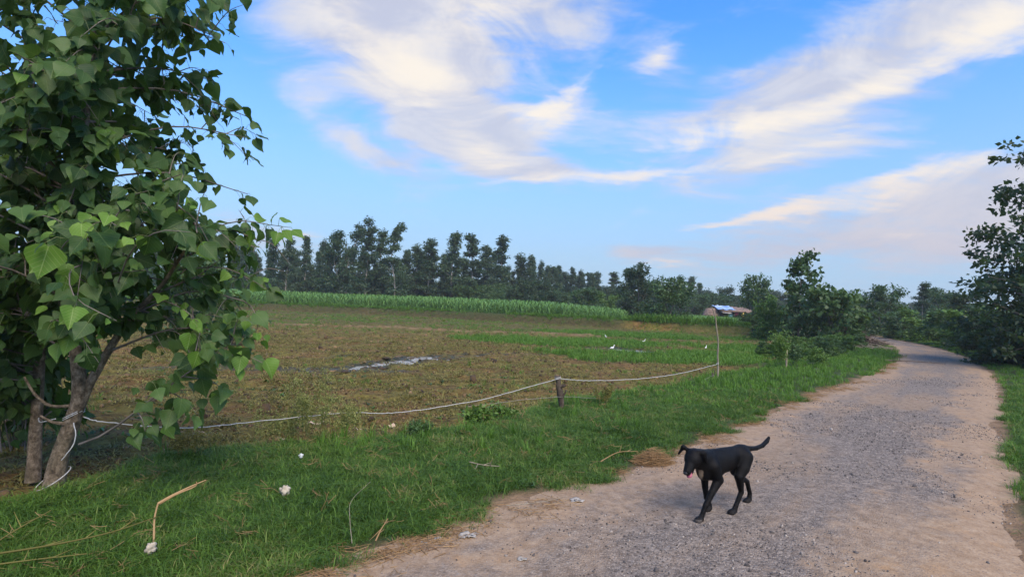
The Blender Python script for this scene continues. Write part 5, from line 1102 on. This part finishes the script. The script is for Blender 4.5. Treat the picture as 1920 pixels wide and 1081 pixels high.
for x, y, rz, sc, lb in [(4.91, 29.25, 2.0, 0.5, 'white egret farthest back in the wet grass, small beyond the puddle'), (4.13, 23.0, 0.1, 0.6, 'white egret facing right at the left end of the grassy puddle'), (6.29, 26.84, 0.2, 0.55, 'white egret on the right of the puddle, head low in the grass'), (8.35, 24.3, 0.8, 0.5, 'white egret just left of the crooked pole')]:
    e = empty('cattle_egret', (x, y, gz(x, y)), rz, lb, 'egret', 'egrets in the wet grass'); e.scale = (sc, sc, sc)
    link('body', body_me, e); link('bill', bill_me, e)
    for l in legs_me: link('leg', l, e)

# ------------------------------------------------------------------ the dog
def rotm(yaw, pitch):
    cy, sy, cp, sp = cos(yaw), sin(yaw), cos(pitch), sin(pitch)
    f = np.array([cy * cp, sy * cp, sp]); l = np.array([-sy, cy, 0]); u = np.cross(f, l); return np.stack([f, l, u], 1)   # columns: forward, left, up
HB = np.array([0.365, 0.022, 0.485]); HR = rotm(0.30, -0.72)         # skull centre, head turned a little and lowered
def hd(x, y, z): return tuple(HB + HR @ np.array([x, y, z]))
D = [('e', (0.125, 0, 0.390), (0.145, 0.080, 0.118)), ('e', (0.0, 0, 0.412), (0.17, 0.076, 0.096)), ('e', (-0.115, 0, 0.445), (0.13, 0.058, 0.062)), ('e', (-0.205, 0, 0.446), (0.092, 0.068, 0.076)),
     ('c', (-0.24, 0, 0.478), (0.16, 0, 0.484), 0.033, 0.032), ('e', (0.210, 0, 0.370), (0.068, 0.062, 0.092)),
     ('c', (0.19, 0, 0.440), (0.30, 0.008, 0.472), 0.078, 0.066), ('c', (0.225, 0, 0.40), (0.325, 0.012, 0.445), 0.058, 0.052),
     ('e', tuple(HB), (0.072, 0.061, 0.057), HR), ('c', hd(0.03, 0, 0.0), hd(0.132, 0, -0.010), 0.046, 0.030), ('c', hd(0.02, 0, -0.028), hd(0.110, 0, -0.060), 0.034, 0.018)]
for s in (1, -1):      # cheeks, brow, ears
    D += [('e', hd(0.018, 0.034 * s, -0.012), (0.036, 0.022, 0.032), HR), ('e', hd(0.040, 0.026 * s, 0.026), (0.020, 0.014, 0.012), HR)]
    if s > 0: D += [('c', hd(-0.030, 0.044, 0.032), hd(-0.038, 0.074, 0.020), 0.015, 0.014), ('c', hd(-0.038, 0.074, 0.020), hd(-0.012, 0.088, -0.050), 0.020, 0.012), ('c', hd(-0.052, 0.074, 0.012), hd(-0.035, 0.084, -0.035), 0.014, 0.009)]
    else: D += [('c', hd(-0.030, -0.044, 0.032), hd(-0.034, -0.078, 0.050), 0.014, 0.013), ('c', hd(-0.034, -0.078, 0.050), hd(0.012, -0.108, 0.018), 0.014, 0.008)]
def chain(pts): return [('p', [(a, b, c_, r + 0.0015) for a, b, c_, r in pts])]
D += chain([(0.185, 0.056, 0.405, 0.052), (0.130, 0.072, 0.295, 0.036), (0.205, 0.074, 0.205, 0.024), (0.268, 0.074, 0.118, 0.0195), (0.305, 0.072, 0.045, 0.0165), (0.318, 0.072, 0.024, 0.022), (0.350, 0.072, 0.020, 0.019)])
D += chain([(0.185, -0.056, 0.405, 0.050), (0.130, -0.068, 0.295, 0.034), (0.118, -0.068, 0.200, 0.023), (0.100, -0.066, 0.110, 0.0185), (0.062, -0.064, 0.045, 0.0165), (0.066, -0.064, 0.024, 0.021), (0.098, -0.064, 0.020, 0.018)])
D += chain([(-0.210, 0.046, 0.428, 0.062), (-0.168, 0.062, 0.350, 0.050), (-0.120, 0.066, 0.288, 0.037), (-0.136, 0.066, 0.220, 0.026), (-0.150, 0.066, 0.160, 0.0185), (-0.090, 0.066, 0.062, 0.0165), (-0.072, 0.066, 0.026, 0.021), (-0.034, 0.066, 0.020, 0.019)])
D += chain([(-0.215, -0.046, 0.428, 0.062), (-0.225, -0.062, 0.345, 0.048), (-0.232, -0.066, 0.282, 0.035), (-0.305, -0.064, 0.225, 0.025), (-0.385, -0.062, 0.180, 0.018), (-0.425, -0.060, 0.075, 0.016), (-0.418, -0.060, 0.028, 0.020), (-0.382, -0.060, 0.020, 0.018)])
for (px_, py_) in ((0.350, 0.072), (0.098, -0.064), (-0.034, 0.066), (-0.382, -0.060)):
    for t_ in (-0.014, -0.005, 0.005, 0.014): D.append(('c', (px_ - 0.012, py_ + t_, 0.018), (px_ + 0.012 - abs(t_) * 0.6, py_ + t_ * 1.15, 0.012), 0.0105, 0.0095))
D += chain([(-0.268, 0, 0.480, 0.028), (-0.330, -0.004, 0.474, 0.020), (-0.430, -0.016, 0.466, 0.0170), (-0.530, -0.030, 0.474, 0.0165), (-0.605, -0.042, 0.502, 0.0165), (-0.640, -0.048, 0.528, 0.011)])
D += [('c', (0.06, 0.028, 0.300), (0.055, 0.028, 0.288), 0.007, 0.004)]
DV, DF = sd_mesh(D, 0.020, (-0.68, -0.17, -0.012), (0.54, 0.19, 0.625), 0.0062)
DV[:, 2] = np.maximum(DV[:, 2], 0.0)
patch = np.exp(-(((DV[:, 0] - 0.265) / 0.05) ** 2 + ((DV[:, 1] - 0.020 - 0.25 * (DV[:, 2] - 0.35)) / 0.019) ** 2 + ((DV[:, 2] - 0.350) / 0.068) ** 2))
patch = sstep(patch + 0.25 * (fbm(DV[:, 1] * 60, DV[:, 2] * 60, 5, 2) - 0.5), 0.35, 0.6)
toe = ((DV[:, 2] < 0.028) & (DV[:, 0] > 0.33) & (DV[:, 1] > 0)).astype(float) * 0.45 + 0.10 * (1 - sstep(DV[:, 2], 0.0, 0.05))
m, N = material('black_coat')
pt = attr(N, 'patch'); te = attr(N, 'toe'); ob = N.add('ShaderNodeTexCoord').outputs['Object']
hair = N.noise(N.add('ShaderNodeMapping', {0: ob, 3: (60, 160, 160)}).outputs[0], 2.5, 3.0); tone = N.noise(ob, 9, 4.0)
c = N.mix(N.smooth(tone, 0.4, 0.7), (0.0026, 0.0024, 0.0025), (0.0065, 0.0056, 0.0052)); c = N.mix(pt, c, (0.30, 0.22, 0.15)); c = N.mix(te, c, (0.15, 0.13, 0.115))
finish(m, N, N.add('ShaderNodeBsdfPrincipled', {'Base Color': c, 'Roughness': 0.48, 'Specular IOR Level': 0.15, 'Normal': bump(N, hair, 0.6, 0.006)}).outputs[0])
DOGX, DOGY = 1.745, 4.60
dog = empty('dog', (DOGX, DOGY, sz(DOGX, DOGY) - 0.002), math.atan2(-0.50, -0.866), 'black dog with pale chest patch and tongue out walking on the road', 'dog')
link('body', mesh_np('dog_body', DV, DF, m, True, {'patch': patch, 'toe': toe}), dog)
m_eye = plain('dark_eye', (0.012, 0.008, 0.005), (0.02, 0.012, 0.008), 20, 0.08, 0.0); m_nose = plain('dog_nose', (0.012, 0.012, 0.013), (0.02, 0.02, 0.02), 60, 0.35, 0.3, 0.002)
m_tng = plain('tongue', (0.34, 0.085, 0.13), (0.44, 0.13, 0.18), 30, 0.35, 0.2, 0.002)
for s in (1, -1):
    V, F = sd_mesh([('e', hd(0.055, 0.033 * s, 0.018), (0.010, 0.010, 0.010))], 0.001, tuple(np.array(hd(0.055, 0.033 * s, 0.018)) - 0.014), tuple(np.array(hd(0.055, 0.033 * s, 0.018)) + 0.014), 0.003); link('eye', mesh_np('eye', V, F, m_eye, True), dog)
V, F = sd_mesh([('e', hd(0.160, 0, 0.004), (0.012, 0.017, 0.012), HR), ('e', hd(0.155, 0, -0.006), (0.010, 0.010, 0.010), HR)], 0.006, tuple(np.array(hd(0.16, 0, 0)) - 0.03), tuple(np.array(hd(0.16, 0, 0)) + 0.03), 0.004); link('nose', mesh_np('nose', V, F, m_nose, True), dog)
V, F = sd_mesh([('e', hd(0.100, 0.002, -0.044), (0.035, 0.017, 0.006), HR), ('e', hd(0.132, 0.004, -0.056), (0.024, 0.022, 0.010), HR)], 0.012, tuple(np.array(hd(0.14, 0, -0.055)) - 0.08), tuple(np.array(hd(0.14, 0, -0.055)) + 0.08), 0.0045); link('tongue', mesh_np('tongue', V, F, m_tng, True), dog)

# ------------------------------------------------------------------ evening haze
mb = MB(); box(mb, (0, 180, 12.0), (848, 486, 28.0)); hzo = link('haze', mb.mesh('haze', None)); tag(hzo, kind='stuff')
m, N = material('haze_air')
pv = N.add('ShaderNodeVolumePrincipled', {'Color': (0.90, 0.93, 1.0), 'Density': 0.0006, 'Anisotropy': 0.0})
N.l.new(pv.outputs[0], N.add('ShaderNodeOutputMaterial').inputs['Volume'])
hzo.data.materials.clear(); hzo.data.materials.append(m)
